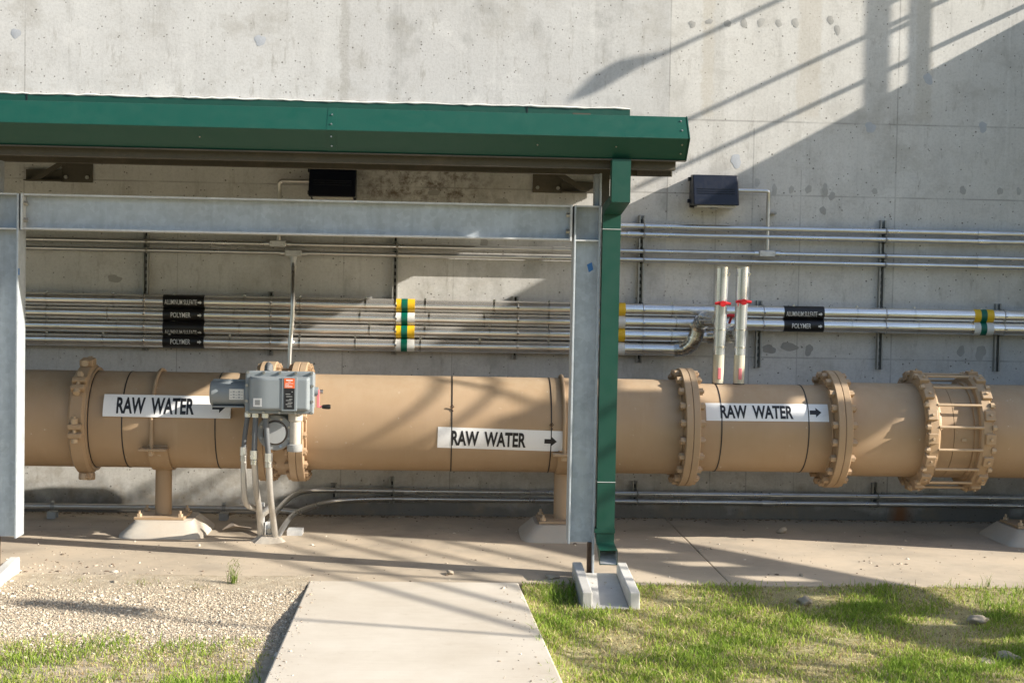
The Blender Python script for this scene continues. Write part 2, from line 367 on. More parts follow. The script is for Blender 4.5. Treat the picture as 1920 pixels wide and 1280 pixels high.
# ------------------------------------------------------------------ ground
def grid_patch(name, mt, x0, x1, y0, y1, n, zf):
    nx = max(2, int((x1-x0)*n)); ny = max(2, int((y1-y0)*n))
    xs = np.linspace(x0, x1, nx); ys = np.linspace(y0, y1, ny); GX, GY = np.meshgrid(xs, ys)
    V = np.c_[GX.ravel(), GY.ravel(), zf(GX.ravel(), GY.ravel())]
    F = [(j*nx+i, j*nx+i+1, (j+1)*nx+i+1, (j+1)*nx+i) for j in range(ny-1) for i in range(nx-1)]
    b = MB(); b.add(V, F, True); return b.build(name, mt, None, (0, 0, 0))
PH = rng.uniform(0, 6.28, (14, 2)); FR = rng.uniform(.6, 1.4, 14)
def fbm(x, y, base=1.):
    s = np.zeros_like(x, dtype=float); a = 1.
    for k in range(14):
        f = base*(1.45**(k*.55))*FR[k]; ang = PH[k, 0]*3
        s += a*np.sin(f*(x*math.cos(ang)+y*math.sin(ang))*2+PH[k, 1]+1.3*np.sin(f*.7*(y*math.cos(ang)-x*math.sin(ang))+PH[k, 0])); a *= .86
    return s/4.
def ground():
    tag(MB().box(-300, 300, -400, 200, -.6, -.16).build('ground', 'far_ground', None, (0, 0, 0)), kind='structure')
    slab = tag(thing('slab', (0, -1.2, -.16), None, None), kind='structure')
    for x0, x1 in ((-9, -3.9), (-3.895, 1.699), (1.704, 7.3), (7.305, 12)):
        MB().box(x0, x1, -2.44, -.004, -.16, 0).build('slab_panel', 'slab', slab, bevel=.005)
    p = tag(thing('path', (-.09, -5, -.14), None, None), kind='structure')
    for y0, y1 in ((-4.93, -2.449), (-7.4, -4.942), (-9.9, -7.412)):
        xr = lambda y: .478+.036*(-2.449-y) if y > -5 else .568
        MB().hexa([(-.706, y0, -.14), (xr(y0), y0, -.14), (xr(y1), y1, -.14), (-.706, y1, -.14)], [(-.706, y0, .006), (xr(y0), y0, .006), (xr(y1), y1, .006), (-.706, y1, .006)]).build('path_panel', 'path', p, bevel=.010)
    tag(grid_patch('lawn_ground', 'lawn_soil', .50, 9, -10, -2.40, 26, lambda x, y: -.050+.046*np.clip((y+2.72)/.26, 0, 1)+.040*np.clip((.66-x)/.14, 0, 1)*np.clip((-2.46-y)/.1, 0, 1)*(1-np.clip((y+2.72)/.26, 0, 1))+.008*fbm(x, y, 2.)-.01*np.clip(-2.9-y, 0, 1)), kind='structure')
    tag(grid_patch('gravel_ground', 'gravel_soil', -9, -.712, -10, -2.31, 22, lambda x, y: np.clip(.004+(y+2.42)*.06, -.05, .004)+.005*fbm(x, y, 3.)), kind='structure')
ground()
def zlawn(x, y): return -.050+.046*np.clip((y+2.72)/.26, 0, 1)+.040*np.clip((.66-x)/.14, 0, 1)*np.clip((-2.46-y)/.1, 0, 1)*(1-np.clip((y+2.72)/.26, 0, 1))+.008*fbm(x, y, 2.)-.01*np.clip(-2.9-y, 0, 1)
def zgrav(x, y): return np.clip(.004+(y+2.42)*.06, -.05, .004)+.005*fbm(x, y, 3.)
def tint_mesh(name, V, F, C, mt, smooth=False, kind='stuff'):
    me = bpy.data.meshes.new(name); nv, nf, k = len(V), len(F), F.shape[1]
    me.vertices.add(nv); me.vertices.foreach_set('co', V.astype(np.float32).ravel())
    me.loops.add(nf*k); me.loops.foreach_set('vertex_index', F.astype(np.int32).ravel())
    me.polygons.add(nf); me.polygons.foreach_set('loop_start', np.arange(0, nf*k, k, dtype=np.int32)); me.polygons.foreach_set('loop_total', np.full(nf, k, np.int32))
    me.update(calc_edges=True); a = me.color_attributes.new('tint', 'FLOAT_COLOR', 'POINT'); a.data.foreach_set('color', np.c_[C, np.ones(nv)].astype(np.float32).ravel())
    me.polygons.foreach_set('use_smooth', np.full(nf, smooth)); me.materials.append(M[mt])
    o = bpy.data.objects.new(name, me); link(o); o['kind'] = kind; return o
def blades(x, y, z, h, wd, col, lean=.5):
    n = len(x); az = rng.uniform(0, 6.283, n); ln = rng.uniform(.1, 1, n)*lean*h; dx, dy = np.cos(az)*ln, np.sin(az)*ln
    wa = rng.uniform(0, 6.283, n); wx, wy = np.cos(wa)*wd/2, np.sin(wa)*wd/2
    V = np.empty((n, 5, 3)); C = np.empty((n, 5, 3))
    for k, (t, w) in enumerate(((0, 1), (0, -1), (.55, .8), (.55, -.8), (1, 0))):
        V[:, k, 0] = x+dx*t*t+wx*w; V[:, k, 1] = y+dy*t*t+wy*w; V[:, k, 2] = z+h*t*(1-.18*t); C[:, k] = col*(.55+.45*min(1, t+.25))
    b = (np.arange(n)*5)[:, None]; F = np.concatenate([b+[0, 1, 3], b+[0, 3, 2], b+[2, 3, 4]])
    return V.reshape(-1, 3), F, C.reshape(-1, 3)
def grass():
    green = np.array([.21, .33, .04]); lime = np.array([.46, .54, .10]); straw = np.array([.64, .54, .30]); brown = np.array([.34, .25, .13])
    def area(x0, x1, y0, y1, dens, zf, mask, name, label, hs=1.):
        n = int((x1-x0)*(y1-y0)*dens); x = rng.uniform(x0, x1, n); y = rng.uniform(y0, y1, n)
        k = rng.random(n) < mask(x, y); x, y = x[k], y[k]; n = len(x); g = fbm(x, y, 2.6)+.5*fbm(x+9, y, 7.)
        mixg = np.clip(.5+.55*g+rng.normal(0, .25, n), 0, 1)[:, None]; dry = (rng.random(n) < np.clip(.56-.42*g, .12, .95))[:, None]
        col = np.where(dry, np.where(rng.random((n, 1)) < .65, straw, brown), lime*(1-mixg)+green*mixg)*rng.uniform(.75, 1.25, (n, 1))
        h = np.clip(.019+.015*g+rng.exponential(.011, n), .009, .11)*hs; h = np.where(dry[:, 0], h*.62, h)
        V, F, C = blades(x, y, zf(x, y)-.004, h, rng.uniform(.0022, .0048, n)*(1+.3*hs), col, np.where(dry[:, 0], 1.5, .75))
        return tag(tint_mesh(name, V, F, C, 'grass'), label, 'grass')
    edge = lambda y: np.clip((-2.41-y)/.09+.25*rng.random(len(y)), 0, 1)
    bare = lambda x, y: np.clip(.88+.85*fbm(x+3, y+1, 3.1), .42, 1)
    notsplash = lambda x, y: ~((x > .79) & (x < 1.125) & (y > -2.87))
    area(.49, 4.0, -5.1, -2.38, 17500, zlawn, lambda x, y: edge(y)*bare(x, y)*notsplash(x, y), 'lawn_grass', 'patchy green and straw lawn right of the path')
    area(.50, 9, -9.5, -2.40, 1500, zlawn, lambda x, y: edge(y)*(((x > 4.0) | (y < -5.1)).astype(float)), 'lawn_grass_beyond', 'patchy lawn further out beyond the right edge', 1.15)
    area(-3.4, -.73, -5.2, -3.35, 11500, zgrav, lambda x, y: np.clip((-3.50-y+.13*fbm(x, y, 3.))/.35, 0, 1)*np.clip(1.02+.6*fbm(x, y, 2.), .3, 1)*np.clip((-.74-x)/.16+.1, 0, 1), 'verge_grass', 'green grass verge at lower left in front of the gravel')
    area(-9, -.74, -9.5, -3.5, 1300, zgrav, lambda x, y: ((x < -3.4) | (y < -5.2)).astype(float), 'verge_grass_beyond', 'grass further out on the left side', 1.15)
grass()
def icos():
    t = (1+5**.5)/2; V = np.array([(-1, t, 0), (1, t, 0), (-1, -t, 0), (1, -t, 0), (0, -1, t), (0, 1, t), (0, -1, -t), (0, 1, -t), (t, 0, -1), (t, 0, 1), (-t, 0, -1), (-t, 0, 1)])/math.hypot(1, t)
    F = np.array([(0, 11, 5), (0, 5, 1), (0, 1, 7), (0, 7, 10), (0, 10, 11), (1, 5, 9), (5, 11, 4), (11, 10, 2), (10, 7, 6), (7, 1, 8), (3, 9, 4), (3, 4, 2), (3, 2, 6), (3, 6, 8), (3, 8, 9), (4, 9, 5), (2, 4, 11), (6, 2, 10), (8, 6, 7), (9, 8, 1)])
    return V, F
def pebbles(x, y, z, size, col, name, label, cat, flat=.65):
    n = len(x); V0, F0 = icos(); V = V0[None]*rng.uniform(.62, 1.2, (n, 12, 1))
    a = rng.uniform(0, 6.283, n); c, s = np.cos(a)[:, None], np.sin(a)[:, None]
    sx, sy, sz = size*rng.uniform(.7, 1.3, n), size*rng.uniform(.6, 1.1, n), size*flat*rng.uniform(.6, 1.2, n)
    vx, vy, vz = V[..., 0]*sx[:, None], V[..., 1]*sy[:, None], V[..., 2]*sz[:, None]
    P = np.stack([x[:, None]+vx*c-vy*s, y[:, None]+vx*s+vy*c, z[:, None]+vz], -1)
    F = (np.arange(n)*12)[:, None, None]+F0[None]; C = np.repeat(col, 12, 0)*rng.uniform(.9, 1.1, (n*12, 1))
    return tag(tint_mesh(name, P.reshape(-1, 3), F.reshape(-1, 3), C, 'gravel'), label, cat)
def gravel():
    n = 50000; x = rng.uniform(-2.9, -.715, n); y = rng.uniform(-4.1, -2.40, n)
    dens = np.clip((-2.52-y+.10*fbm(x, y, 3.))/.25, .03, 1)*np.clip((4.15+y)/.4, .15, 1)*np.where(y < -3.75, .5, 1); k = rng.random(n) < dens; x, y = x[k], y[k]; n = len(x)
    pal = np.array([(.56, .48, .37), (.66, .60, .49), (.45, .36, .26), (.32, .27, .21), (.62, .53, .40), (.19, .16, .13)]); pc = pal[rng.choice(6, n, p=[.30, .17, .23, .11, .14, .05])]
    pebbles(x, y, zgrav(x, y)+.002, np.clip(rng.lognormal(-5.82, .48, n), .0018, .017)*np.where(rng.random(n) < .02, 2.2, 1), pc, 'gravel', 'pale crushed gravel bed left of the path', 'gravel')
    n = 3200; x = rng.uniform(-9, -.8, n); y = rng.uniform(-4.2, -2.5, n); k = x < -3.2; x, y = x[k], y[k]; n = len(x); pc = pal[rng.choice(6, n)]
    pebbles(x, y, zgrav(x, y), rng.uniform(.008, .016, n), pc, 'gravel_beyond', 'gravel continuing beyond the left edge', 'gravel')
    # grit and crumbs lying on the slab
    n = 1500; x = np.concatenate([rng.uniform(-3.1, 4.6, 900), rng.normal(-2.3, .45, 600)]); y = np.concatenate([-rng.uniform(.02, 2.42, 900), -2.42+np.abs(rng.normal(0, .32, 600))])
    k = (y < -.02) & (y > -2.43); x, y = x[k], y[k]; n = len(x); pal2 = np.array([(.46, .38, .29), (.33, .27, .2), (.58, .52, .43), (.16, .12, .085)])
    pebbles(x, y, np.full(n, .001), rng.exponential(.0028, n)+.0022, pal2[rng.choice(4, n)], 'grit', 'loose grit and crumbs scattered over the slab', 'grit')
    n = 260; sd = rng.random(n) < .5; x = np.where(sd, -.70+np.abs(rng.normal(0, .06, n)), .50-np.abs(rng.normal(0, .10, n))); y = rng.uniform(-4.8, -2.46, n); x = np.clip(x, -.70, .47)
    pebbles(x, y, np.full(n, .007), rng.exponential(.002, n)+.0018, pal2[rng.choice(4, n)], 'path_grit', 'soil crumbs spilled along the edges of the path', 'grit')
    n = 170; x = rng.uniform(.87, 1.045, n); y = rng.uniform(-2.74, -2.42, n)
    pebbles(x, y, (y+2.265)*.152+.032, rng.exponential(.004, n)+.003, np.array([(.42, .36, .27), (.30, .22, .13), (.55, .48, .36)])[rng.choice(3, n)], 'trough_litter', 'dry leaf crumbs lying in the splash block trough', 'litter', .4)
    n = 900; x = rng.uniform(-3.2, 4.6, n); y = -np.abs(rng.normal(0, .07, n))-.012
    pebbles(x, y, np.full(n, .001), rng.exponential(.004, n)+.003, np.array([(.15, .11, .075), (.25, .19, .13)])[rng.choice(2, n)], 'wall_foot_debris', 'dark leaf and soil debris along the foot of the wall', 'debris', .35)
gravel()

# ------------------------------------------------------------------ concrete wall
def wall():
    w = thing('concrete_wall', (0, .2, 0), 'tall weathered cast concrete wall behind the pipework', 'wall')
    MB().box(-14, 14, 0, .5, -.3, 7.5).build('wall_face', 'wall', w, (0, .2, 0))
    def blot(x, z, r, mt, ar=1.):
        n = 26; ph = [random.uniform(0, 6.28) for _ in range(3)]; v = [(x, -.0022, z)]
        for k in range(n):
            a = 2*math.pi*k/n; q = r*(1+.14*math.sin(2*a+ph[0])+.09*math.sin(3*a+ph[1])+.07*math.sin(5*a+ph[2]))*(1+.35*max(0, -math.sin(a))**3); v.append((x+q*math.cos(a)/ar, -.0012, z+q*math.sin(a)*ar))
        MB().add(v, [(0, (k+1) % n+1, k+1) for k in range(n)]).build('tie_hole_patch', mt, w)
    for x, z in ((1.822, 3.645), (1.948, 3.668), (2.083, 3.657), (2.205, 3.664), (2.332, 3.675), (2.463, 3.671), (2.586, 3.678), (2.848, 3.705), (2.902, 3.636)): blot(x, z, random.uniform(.02, .03), 'patch_dark', random.choice((1, 1.2, .8)))
    for x, z in ((2.333, 2.50), (2.462, 2.449), (2.589, 2.452), (2.717, 2.458), (2.841, 2.457), (2.894, 2.411), (3.214, 2.454), (2.829, 2.303), (3.878, 2.476), (4.161, 2.475), (4.303, 2.478)): blot(x, z, random.uniform(.02, .032), 'patch_dark', random.choice((1, 1.3, 1.1)))
    for x, z in ((3.592, 3.294), (3.169, 2.925), (4.017, 2.950), (-3.064, 3.444), (-1.325, 3.442), (2.17, 2.658)): blot(x, z, random.uniform(.03, .04), 'patch_blue')
    for x, z in ((2.6, 1.29), (2.75, 1.27), (3.9, 1.28), (4.05, 1.27), (2.45, 1.27), (-2.35, 1.70), (.45, 2.31), (-.05, 2.37), (.32, 2.02)): blot(x, z, random.uniform(.025, .045), 'patch_dark', random.choice((1.2, .7)))
wall()

# ------------------------------------------------------------------ canopy and portal frame
def canopy():  # canopy front, portal frame and downspout numbers baked after scaling about the camera
    c = thing('canopy', (-1.3, -1.3, 2.35), 'green edged steel canopy roof fixed along the wall', 'canopy')
    x0, x1 = -6.5, 1.343
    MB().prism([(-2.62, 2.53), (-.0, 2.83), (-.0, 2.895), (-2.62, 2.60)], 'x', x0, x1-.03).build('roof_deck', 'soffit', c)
    # gutter: bulged box profile with rolled lip
    prof = [(-2.60, 2.6335), (-2.654, 2.6335), (-2.765, 2.503), (-2.654, 2.394), (-2.60, 2.394)]
    g = MB().prism(prof, 'x', x0, x1).build('gutter', 'green', c, bevel=.004)
    MB().prism([(-2.599, 2.6365), (-2.6555, 2.6365), (-2.7685, 2.503), (-2.6555, 2.391), (-2.599, 2.391)], 'x', x1+.0005, x1+.006).build('end_cap', 'green', g)
    for (y, z) in ((-2.679, 2.604), (-2.727, 2.548), (-2.734, 2.4735), (-2.690, 2.430)):
        nrm = Vector((0, -.13, .111 if z > 2.503 else -.111)).normalized(); p = Vector((x1-.033, y, z))
        MB().tube([p-nrm*.004, p+nrm*.006], .005, 8).build('rivet', 'bolt_zinc', g)
    for xx in (.95, .52, -1.3): MB().tube([(xx, -2.718, 2.457), (xx, -2.722, 2.453)], .0045, 6).build('rivet', 'bolt_zinc', g)
    for xx in (-.62, -3.6):
        MB().prism([(-2.599, 2.635), (-2.655, 2.635), (-2.7667, 2.503), (-2.655, 2.3925), (-2.599, 2.3925)], 'x', xx, xx+.05).build('lap_seam', 'green', g)
        for y, z in ((-2.690, 2.594), (-2.737, 2.538), (-2.737, 2.470), (-2.690, 2.424)): MB().tube([(xx+.025, y-.004, z), (xx+.025, y-.010, z)], .0045, 8).build('rivet', 'bolt_zinc', g)
    MB().box(x0, x1+.001, -2.664, -2.645, 2.387, 2.3935).build('drip_lip', 'soffit', g)
    f = MB().add([(x0, -.006, 3.01), (1.375, -.006, 3.01), (1.375, -.012, 2.92), (1.375, -.16, 2.892), (x0, -.16, 2.892), (x0, -.012, 2.92)], [(0, 5, 2, 1), (5, 4, 3, 2)])
    fo = f.build('wall_flashing', 'green', c); so = fo.modifiers.new('s', 'SOLIDIFY'); so.thickness = .003
    for xx in (-2.98, .62): MB().box(xx-.003, xx+.003, -.014, -.009, 2.925, 3.012).build('flashing_lap', 'ink', fo)
    pts = [(x0+(1.375-x0)*i/140, -.010+random.uniform(-.003, .002), 3.012+random.uniform(-.003, .005)) for i in range(141)]
    MB().tube(pts, [random.uniform(.003, .009) for _ in pts], 7).build('caulk_bead', 'caulk', fo)
    pts = [(1.02+.03*i, -2.40, 2.645+random.uniform(-.002, .006)) for i in range(10)]
    MB().tube(pts, [random.uniform(.003, .008) for _ in pts], 6).build('roofing_edge', 'roof_dark', c)
    # front channel under the gutter, rear purlins, raking end channel
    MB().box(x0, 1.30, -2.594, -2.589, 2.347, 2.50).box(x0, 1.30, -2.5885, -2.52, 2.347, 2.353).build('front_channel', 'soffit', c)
    MB().box(1.295, 1.30, -2.588, -2.53, 2.354, 2.5).build('channel_end', 'soffit', c)
    for y, z in ((-1.1, 2.435), (-.45, 2.60)):
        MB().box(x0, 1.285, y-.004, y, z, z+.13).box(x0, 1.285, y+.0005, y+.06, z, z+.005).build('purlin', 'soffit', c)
    MB().hexa([(1.29, -2.51, 2.315), (1.29, -.003, 2.52), (1.295, -.003, 2.52), (1.295, -2.51, 2.315)][::-1], [(1.29, -2.51, 2.53), (1.29, -.003, 2.82), (1.295, -.003, 2.82), (1.295, -2.51, 2.53)][::-1]).build('rake_channel', 'soffit', c)
    for bx in (-2.62, .78):   # wall brackets with a raking strut
        sg = 1 if bx < 0 else -1
        b = MB().box(bx-.11, bx+.11, -.018, -.001, 2.385, 2.80).build('wall_plate', 'soffit', c)
        for dz in (2.42, 2.55, 2.72):
            for dx in (-.075, .075): MB().tube([(bx+dx, -.0185, dz), (bx+dx, -.04, dz)], .014, 6, smooth=False).build('bolt', 'bolt_zinc', b)
        MB().box(bx-.05, bx+.05, -2.50, -.019, 2.60, 2.66).build('bracket_beam', 'soffit', c)
        p0 = Vector((bx-sg*.26, -.10, 2.395)); d = Vector((sg*.42, 0, .27)); q = [Vector(t) for t in ((-.03, -.045, 0), (.035, -.045, 0), (.035, -.03, 0), (-.03, -.03, 0))]
        MB().hexa([p0+t for t in q], [p0+d+t for t in q]).build('brace', 'soffit', c)
        xa, xb = sorted((bx-sg*.36, bx-sg*.10)); MB().box(xa, xb, -.09, -.0195, 2.386, 2.394).box(xa, xb, -.027, -.0195, 2.3945, 2.47).build('clip_angle', 'soffit', c)
canopy()
def frame():
    f = thing('portal_frame', (-.8, -2.2, 0), 'galvanised steel portal frame of two columns and a deep beam', 'steel frame')
    yw, zt, zb = -2.20, 2.1587, .198
    def column(xi, xo):
        s = 1 if xo > xi else -1; t = .011; bx = lambda a, b, *r: MB().box(min(a, b), max(a, b), *r)
        col = bx(xi+s*t, xo-s*t, yw-.004, yw+.004, zb, zt).build('column', 'galv', f)
        bx(xi, xi+s*t, yw-.076, yw+.076, zb, zt).build('inner_flange', 'galv', col, bevel=.002)
        bx(xo, xo-s*t, yw-.076, yw+.076, 0.001, 2.346).build('outer_flange', 'galv', col, bevel=.002)
        for z in (2.151, 1.954): bx(xi+s*t, xo-s*t, yw-.072, yw-.0045, z, z+.008).build('stiffener', 'galv_light', col)
        bx(xo-s*.030, xo-s*t, yw-.03, yw+.05, .001, zb).build('base_stub', 'rust', col)
        bx(xo+s*.001, xo+s*.055, yw+.01, yw+.02, 2.16, 2.346).build('head_plate', 'soffit', col)
        bx(xo-s*.035, xo-s*(t+.001), yw-.02, yw+.06, zt, 2.346).build('head_post', 'galv', col)
        return col
    cr = column(.771, .926); cl = column(-2.3835, -2.5385)
    p = [(.856, 1.820), (.884, 1.834), (.894, 1.792), (.868, 1.775)]
    MB().add([(x, yw-.0052, z) for x, z in p], [(0, 1, 2, 3)]).build('painters_tape', 'blue', cr)
    MB().box(-2.3835, -2.3825, yw-.074, yw-.05, 1.697, 1.735).build('painters_tape', 'blue', cl)
    b = MB().box(-2.361, .747, yw-.004, yw+.004, 1.967, 2.149).build('beam', 'galv', f)
    for z in (1.9573, 2.1493): MB().box(-2.361, .747, yw-.066, yw+.066, z, z+.0095).build('beam_flange', 'galv_light', b)
    for x0, x1 in ((.748, .7595), (-2.373, -2.362)):
        pl = MB().box(x0, x1, yw-.074, yw+.074, 1.954, 2.161).build('end_plate', 'galv_light', b)
        xs = x0 if x0 > 0 else x1; d = -1 if x0 > 0 else 1
        for z in (2.01, 2.105): MB().tube([(xs, yw-.043, z), (xs+d*.021, yw-.043, z)], .015, 6, smooth=False).build('bolt', 'bolt_zinc', pl)
frame()
def downspout():
    d = thing('downspout', (.985, -2.28, .12), 'green square downspout with offset bend at the canopy end', 'downspout')
    w0, w1 = .9345, 1.0376
    secs = [[(-2.692, 2.3905), (-2.607, 2.3905)], [(-2.692, 2.156), (-2.607, 2.194)], [(-2.299, 2.108), (-2.214, 2.160)], [(-2.299, .210), (-2.214, .235)], [(-2.475, .198), (-2.475, .115)]]
    v = []
    for (a, b) in secs: v += [(w0, a[0], a[1]), (w1, a[0], a[1]), (w1, b[0], b[1]), (w0, b[0], b[1])]
    f = [(i*4+k, i*4+(k+1) % 4, i*4+4+(k+1) % 4, i*4+4+k) for i in range(len(secs)-1) for k in range(4)]
    o = MB().add(v, f).build('spout', 'green', d); m = o.modifiers.new('s', 'SOLIDIFY'); m.thickness = .003; m.offset = -1
    MB().add([(w0+.005, -2.474, .120), (w1-.005, -2.474, .120), (w1-.005, -2.235, .232), (w0+.005, -2.235, .232)], [(0, 1, 2, 3)]).add([(w1-.0045, -2.474, .121), (w1-.0045, -2.474, .193), (w1-.0045, -2.305, .205), (w1-.0045, -2.24, .226)], [(0, 1, 2, 3)]).build('bare_lining', 'galv_light', o)
    for z in (2.023, .562): MB().box(w0-.002, w1+.002, -2.302, -2.211, z, z+.0035).build('joint', 'galv_light', o)
    MB().box(w0-.012, w1+.003, -2.304, -2.209, .268, .292).build('strap', 'green', d)
downspout()
def splash(name, x0, x1, y0, y1, label):
    s = thing(name, ((x0+x1)/2, (y0+y1)/2, -.08), label, 'splash block')
    w = .056
    def wallp(a, b, hb, hf, nm):
        MB().hexa([(a, y0, -.10), (b, y0, -.10), (b, y1, .002), (a, y1, .002)], [(a, y0, hf), (b, y0, hf), (b, y1, hb), (a, y1, hb)]).build(nm, 'block', s, bevel=.006)
    wallp(x0, x0+w, .092, .04, 'side_wall'); wallp(x1-w, x1, .092, .04, 'side_wall'); wallp(x0+w+.0005, x1-w-.0005, .030, -.045, 'trough')
splash('splash_block', .80, 1.115, -2.86, -2.265, 'grey concrete splash block under the green downspout')
splash('splash_block', -2.68, -2.365, -2.86, -2.265, 'pale concrete splash block cut off by the left edge')

# ------------------------------------------------------------------ raw water main
YC, ZC, R = -.62, .737, .3275
def hexbolt(mt, L0, L1, r=.021, rod=.012):
    b = MB(); b.tube([(L0, 0, 0), (L1, 0, 0)], rod, 8, smooth=False); return b, r
def main_pipe():
    p = thing('raw_water_pipe', (0, YC, ZC-R), 'large tan painted raw water pipe running along the wall', 'pipe')
    def section(x0, x1, r): return MB().lathe([(x0, r-.012), (x0, r), (x1, r), (x1, r-.012)], (YC, ZC), 'x', 96).build('pipe_section', 'tan', p)
    S = {}
    for k, (x0, x1, r) in {'a': (-7, -2.372, R), 'b': (-2.366, -1.20, R), 'c': (-.887, 1.672, R), 'd': (1.77, 2.706, .305), 'e': (2.80, 3.52, R), 'f': (3.524, 8.5, R)}.items():
        o = section(x0, x1, r); S[k] = o
    def weld(x, r): MB().lathe([(x-.006, r-.001), (x, r+.004), (x+.006, r-.001)], (YC, ZC), 'x', 64).build('weld_ring', 'tan', p)
    for x, r in ((1.655, R), (2.69, .305), (2.815, R), (-.872, R)): weld(x, r)
    def plate(x0, x1, r=.41): return MB().lathe(ring_prof(x0, x1, .30, r), (YC, ZC), 'x', 72).build('flange', 'tan', p)
    proto = []
    def bolts(owner, xa, xb, n=20, rb=.375, out=.03, ph=.5):
        me = None
        for k in range(n):
            a = 2*math.pi*(k+ph)/n; y, z = YC+rb*math.cos(a), ZC+rb*math.sin(a)
            if me is None:
                b = MB(); L = xb-xa
                b.tube([(-out-.007, 0, 0), (L+out+.003, 0, 0)], .012, 8, smooth=False)
                b.tube([(-out, 0, 0), (-.001, 0, 0)], .027, 6, smooth=False).tube([(L+.001, 0, 0), (L+out*.8, 0, 0)], .027, 6, smooth=False)
                o = b.build('bolt', 'tan', owner, (0, 0, 0), bevel=.0015, seg=1); o.location = (xa, y, z); o.rotation_euler = (a, 0, 0); WL[o.name] = o.location.copy(); me = o
            else: clone(me, owner, (xa, y, z), (a+random.uniform(-.3, .3), 0, 0))
    for a, m, b in ((1.671, 1.7195, 1.768), (2.704, 2.753, 2.802)):
        f1 = plate(a, m-.001); plate(m+.001, b); MB().lathe(ring_prof(m-.0009, m+.0009, .30, .405, .0001), (YC, ZC), 'x', 72).build('gasket', 'ink', f1); bolts(f1, a, b, out=.036)
    # butterfly valve body between two flange pairs
    vb = MB().lathe(ring_prof(-1.10, -.985, .30, .365, .01), (YC, ZC), 'x', 64).build('valve_body', 'tan', p)
    for x0, x1, x2 in ((-1.20, -1.150, -1.10), (-.985, -.936, -.887)):
        f1 = plate(x0, x1-.001); plate(x1+.001, x2); MB().lathe(ring_prof(x1-.0009, x1+.0009, .30, .405, .0001), (YC, ZC), 'x', 72).build('gasket', 'ink', f1); bolts(f1, x0, x2, out=.024)
    MB().lathe([(-1.10, 0), (-1.10, .085), (-.93, .085), (-.93, 0)], (-1.043, .718), 'y', 24).build('stem_boss', 'tan', vb)
    # split grooved coupling at the left
    cx = -2.37
    cp = MB().lathe([(cx-.06, .325), (cx-.06, .352), (cx-.045, .372), (cx+.03, .372), (cx+.045, .352), (cx+.06, .352), (cx+.06, .325)], (YC, ZC), 'x', 72).build('coupling', 'tan', p)
    for a in (98, 140, 187, 262, 320, 30):
        t = math.radians(a); ct, st = math.cos(t), math.sin(t); c0 = Vector((0, YC, ZC)); rad = Vector((0, ct, st)); tan = Vector((0, -st, ct))
        for sgn in (-1, 1):
            b = MB(); base = c0+Vector((cx, 0, 0))+rad*.365+tan*sgn*.030
            h = [base+Vector((dx, 0, 0))+tan*dt for dx, dt in ((-.05, -.02), (.045, -.02), (.045, .02), (-.05, .02))]
            b.hexa(h, [q+rad*.052 for q in h]); b.build('coupling_lug', 'tan', cp, bevel=.012, seg=3)
        q = c0+Vector((cx-.005, 0, 0))+rad*.397
        MB().tube([q-tan*.085, q-tan*.05], .024, 6, smooth=False).tube([q+tan*.05, q+tan*.078], .022, 12).tube([q-tan*.098, q+tan*.05], .013, 8).build('coupling_bolt', 'tan_rod', cp, bevel=.003)
    MB().lathe([(cx+.0605, .327), (cx+.0605, .332), (cx+.066, .332), (cx+.066, .327)], (YC, ZC), 'x', 64).build('gasket', 'ink', cp)
    # dismantling joint with tie rods at the right
    for xa, xb, s in ((3.335, 3.395, 1), (3.70, 3.76, -1)):
        rg = MB().lathe(ring_prof(xa-.012, xb+.012, .325, .400, .014), (YC, ZC), 'x', 64).build('joint_ring', 'tan', p)
        MB().lathe([(xb if s > 0 else xa-.04, .325), (xb if s > 0 else xa-.04, .345), (xb+.04 if s > 0 else xa, .345 if s < 0 else .333), (xb+.04 if s > 0 else xa, .325)], (YC, ZC), 'x', 64).build('joint_collar', 'tan', rg)
        n = 32; lug = None; nut = None; screw = None
        for k in range(n):
            a = 2*math.pi*(k+.25)/n; ca, sa = math.cos(a), math.sin(a)
            if k % 2 == 0:
                loc = ((xa+xb)/2-.016*s, YC+.388*ca, ZC+.388*sa); tip = (loc[0], YC+.424*ca, ZC+.424*sa)
                if lug is None:
                    lug = MB().box(-.036, .032, -.03, .034, -.036, .036).build('lug', 'tan', rg, (0, 0, 0), bevel=.005); lug.location = loc; lug.rotation_euler = (a, 0, 0); WL[lug.name] = lug.location.copy()
                    screw = MB().tube([(0, -.01, 0), (0, .010, 0)], .0095, 6, smooth=False).build('set_screw', 'tan_rod', rg, (0, 0, 0)); screw.location = tip; screw.rotation_euler = (a, 0, 0); WL[screw.name] = screw.location.copy()
                else: clone(lug, rg, loc, (a, 0, 0)); clone(screw, rg, tip, (a, 0, 0))
            else:
                loc = ((xa if s > 0 else xb), YC+.397*ca, ZC+.397*sa)
                if nut is None:
                    nut = MB().tube([(-.026, 0, 0), (.0, 0, 0)], .020, 6, smooth=False).tube([(-.034, 0, 0), (-.024, 0, 0)], .010, 8).build('nut', 'tan_rod', rg, (0, 0, 0), bevel=.0015, seg=1); nut.location = loc; nut.rotation_euler = (a, 0, 0 if s > 0 else math.pi); WL[nut.name] = nut.location.copy()
                else: clone(nut, rg, loc, (a if s > 0 else -a, 0, 0 if s > 0 else math.pi))
    rod = None
    for k in range(16):
        a = 2*math.pi*(k*2+1.25)/32; y, z = YC+.397*math.cos(a), ZC+.397*math.sin(a)
        if rod is None:
            rod = MB().tube([(0, 0, 0), (.305, 0, 0)], .0095, 10).build('tie_rod', 'tan_rod', p, (0, 0, 0)); rod.location = (3.396, y, z); WL[rod.name] = rod.location.copy()
        else: clone(rod, p, (3.396, y, z))
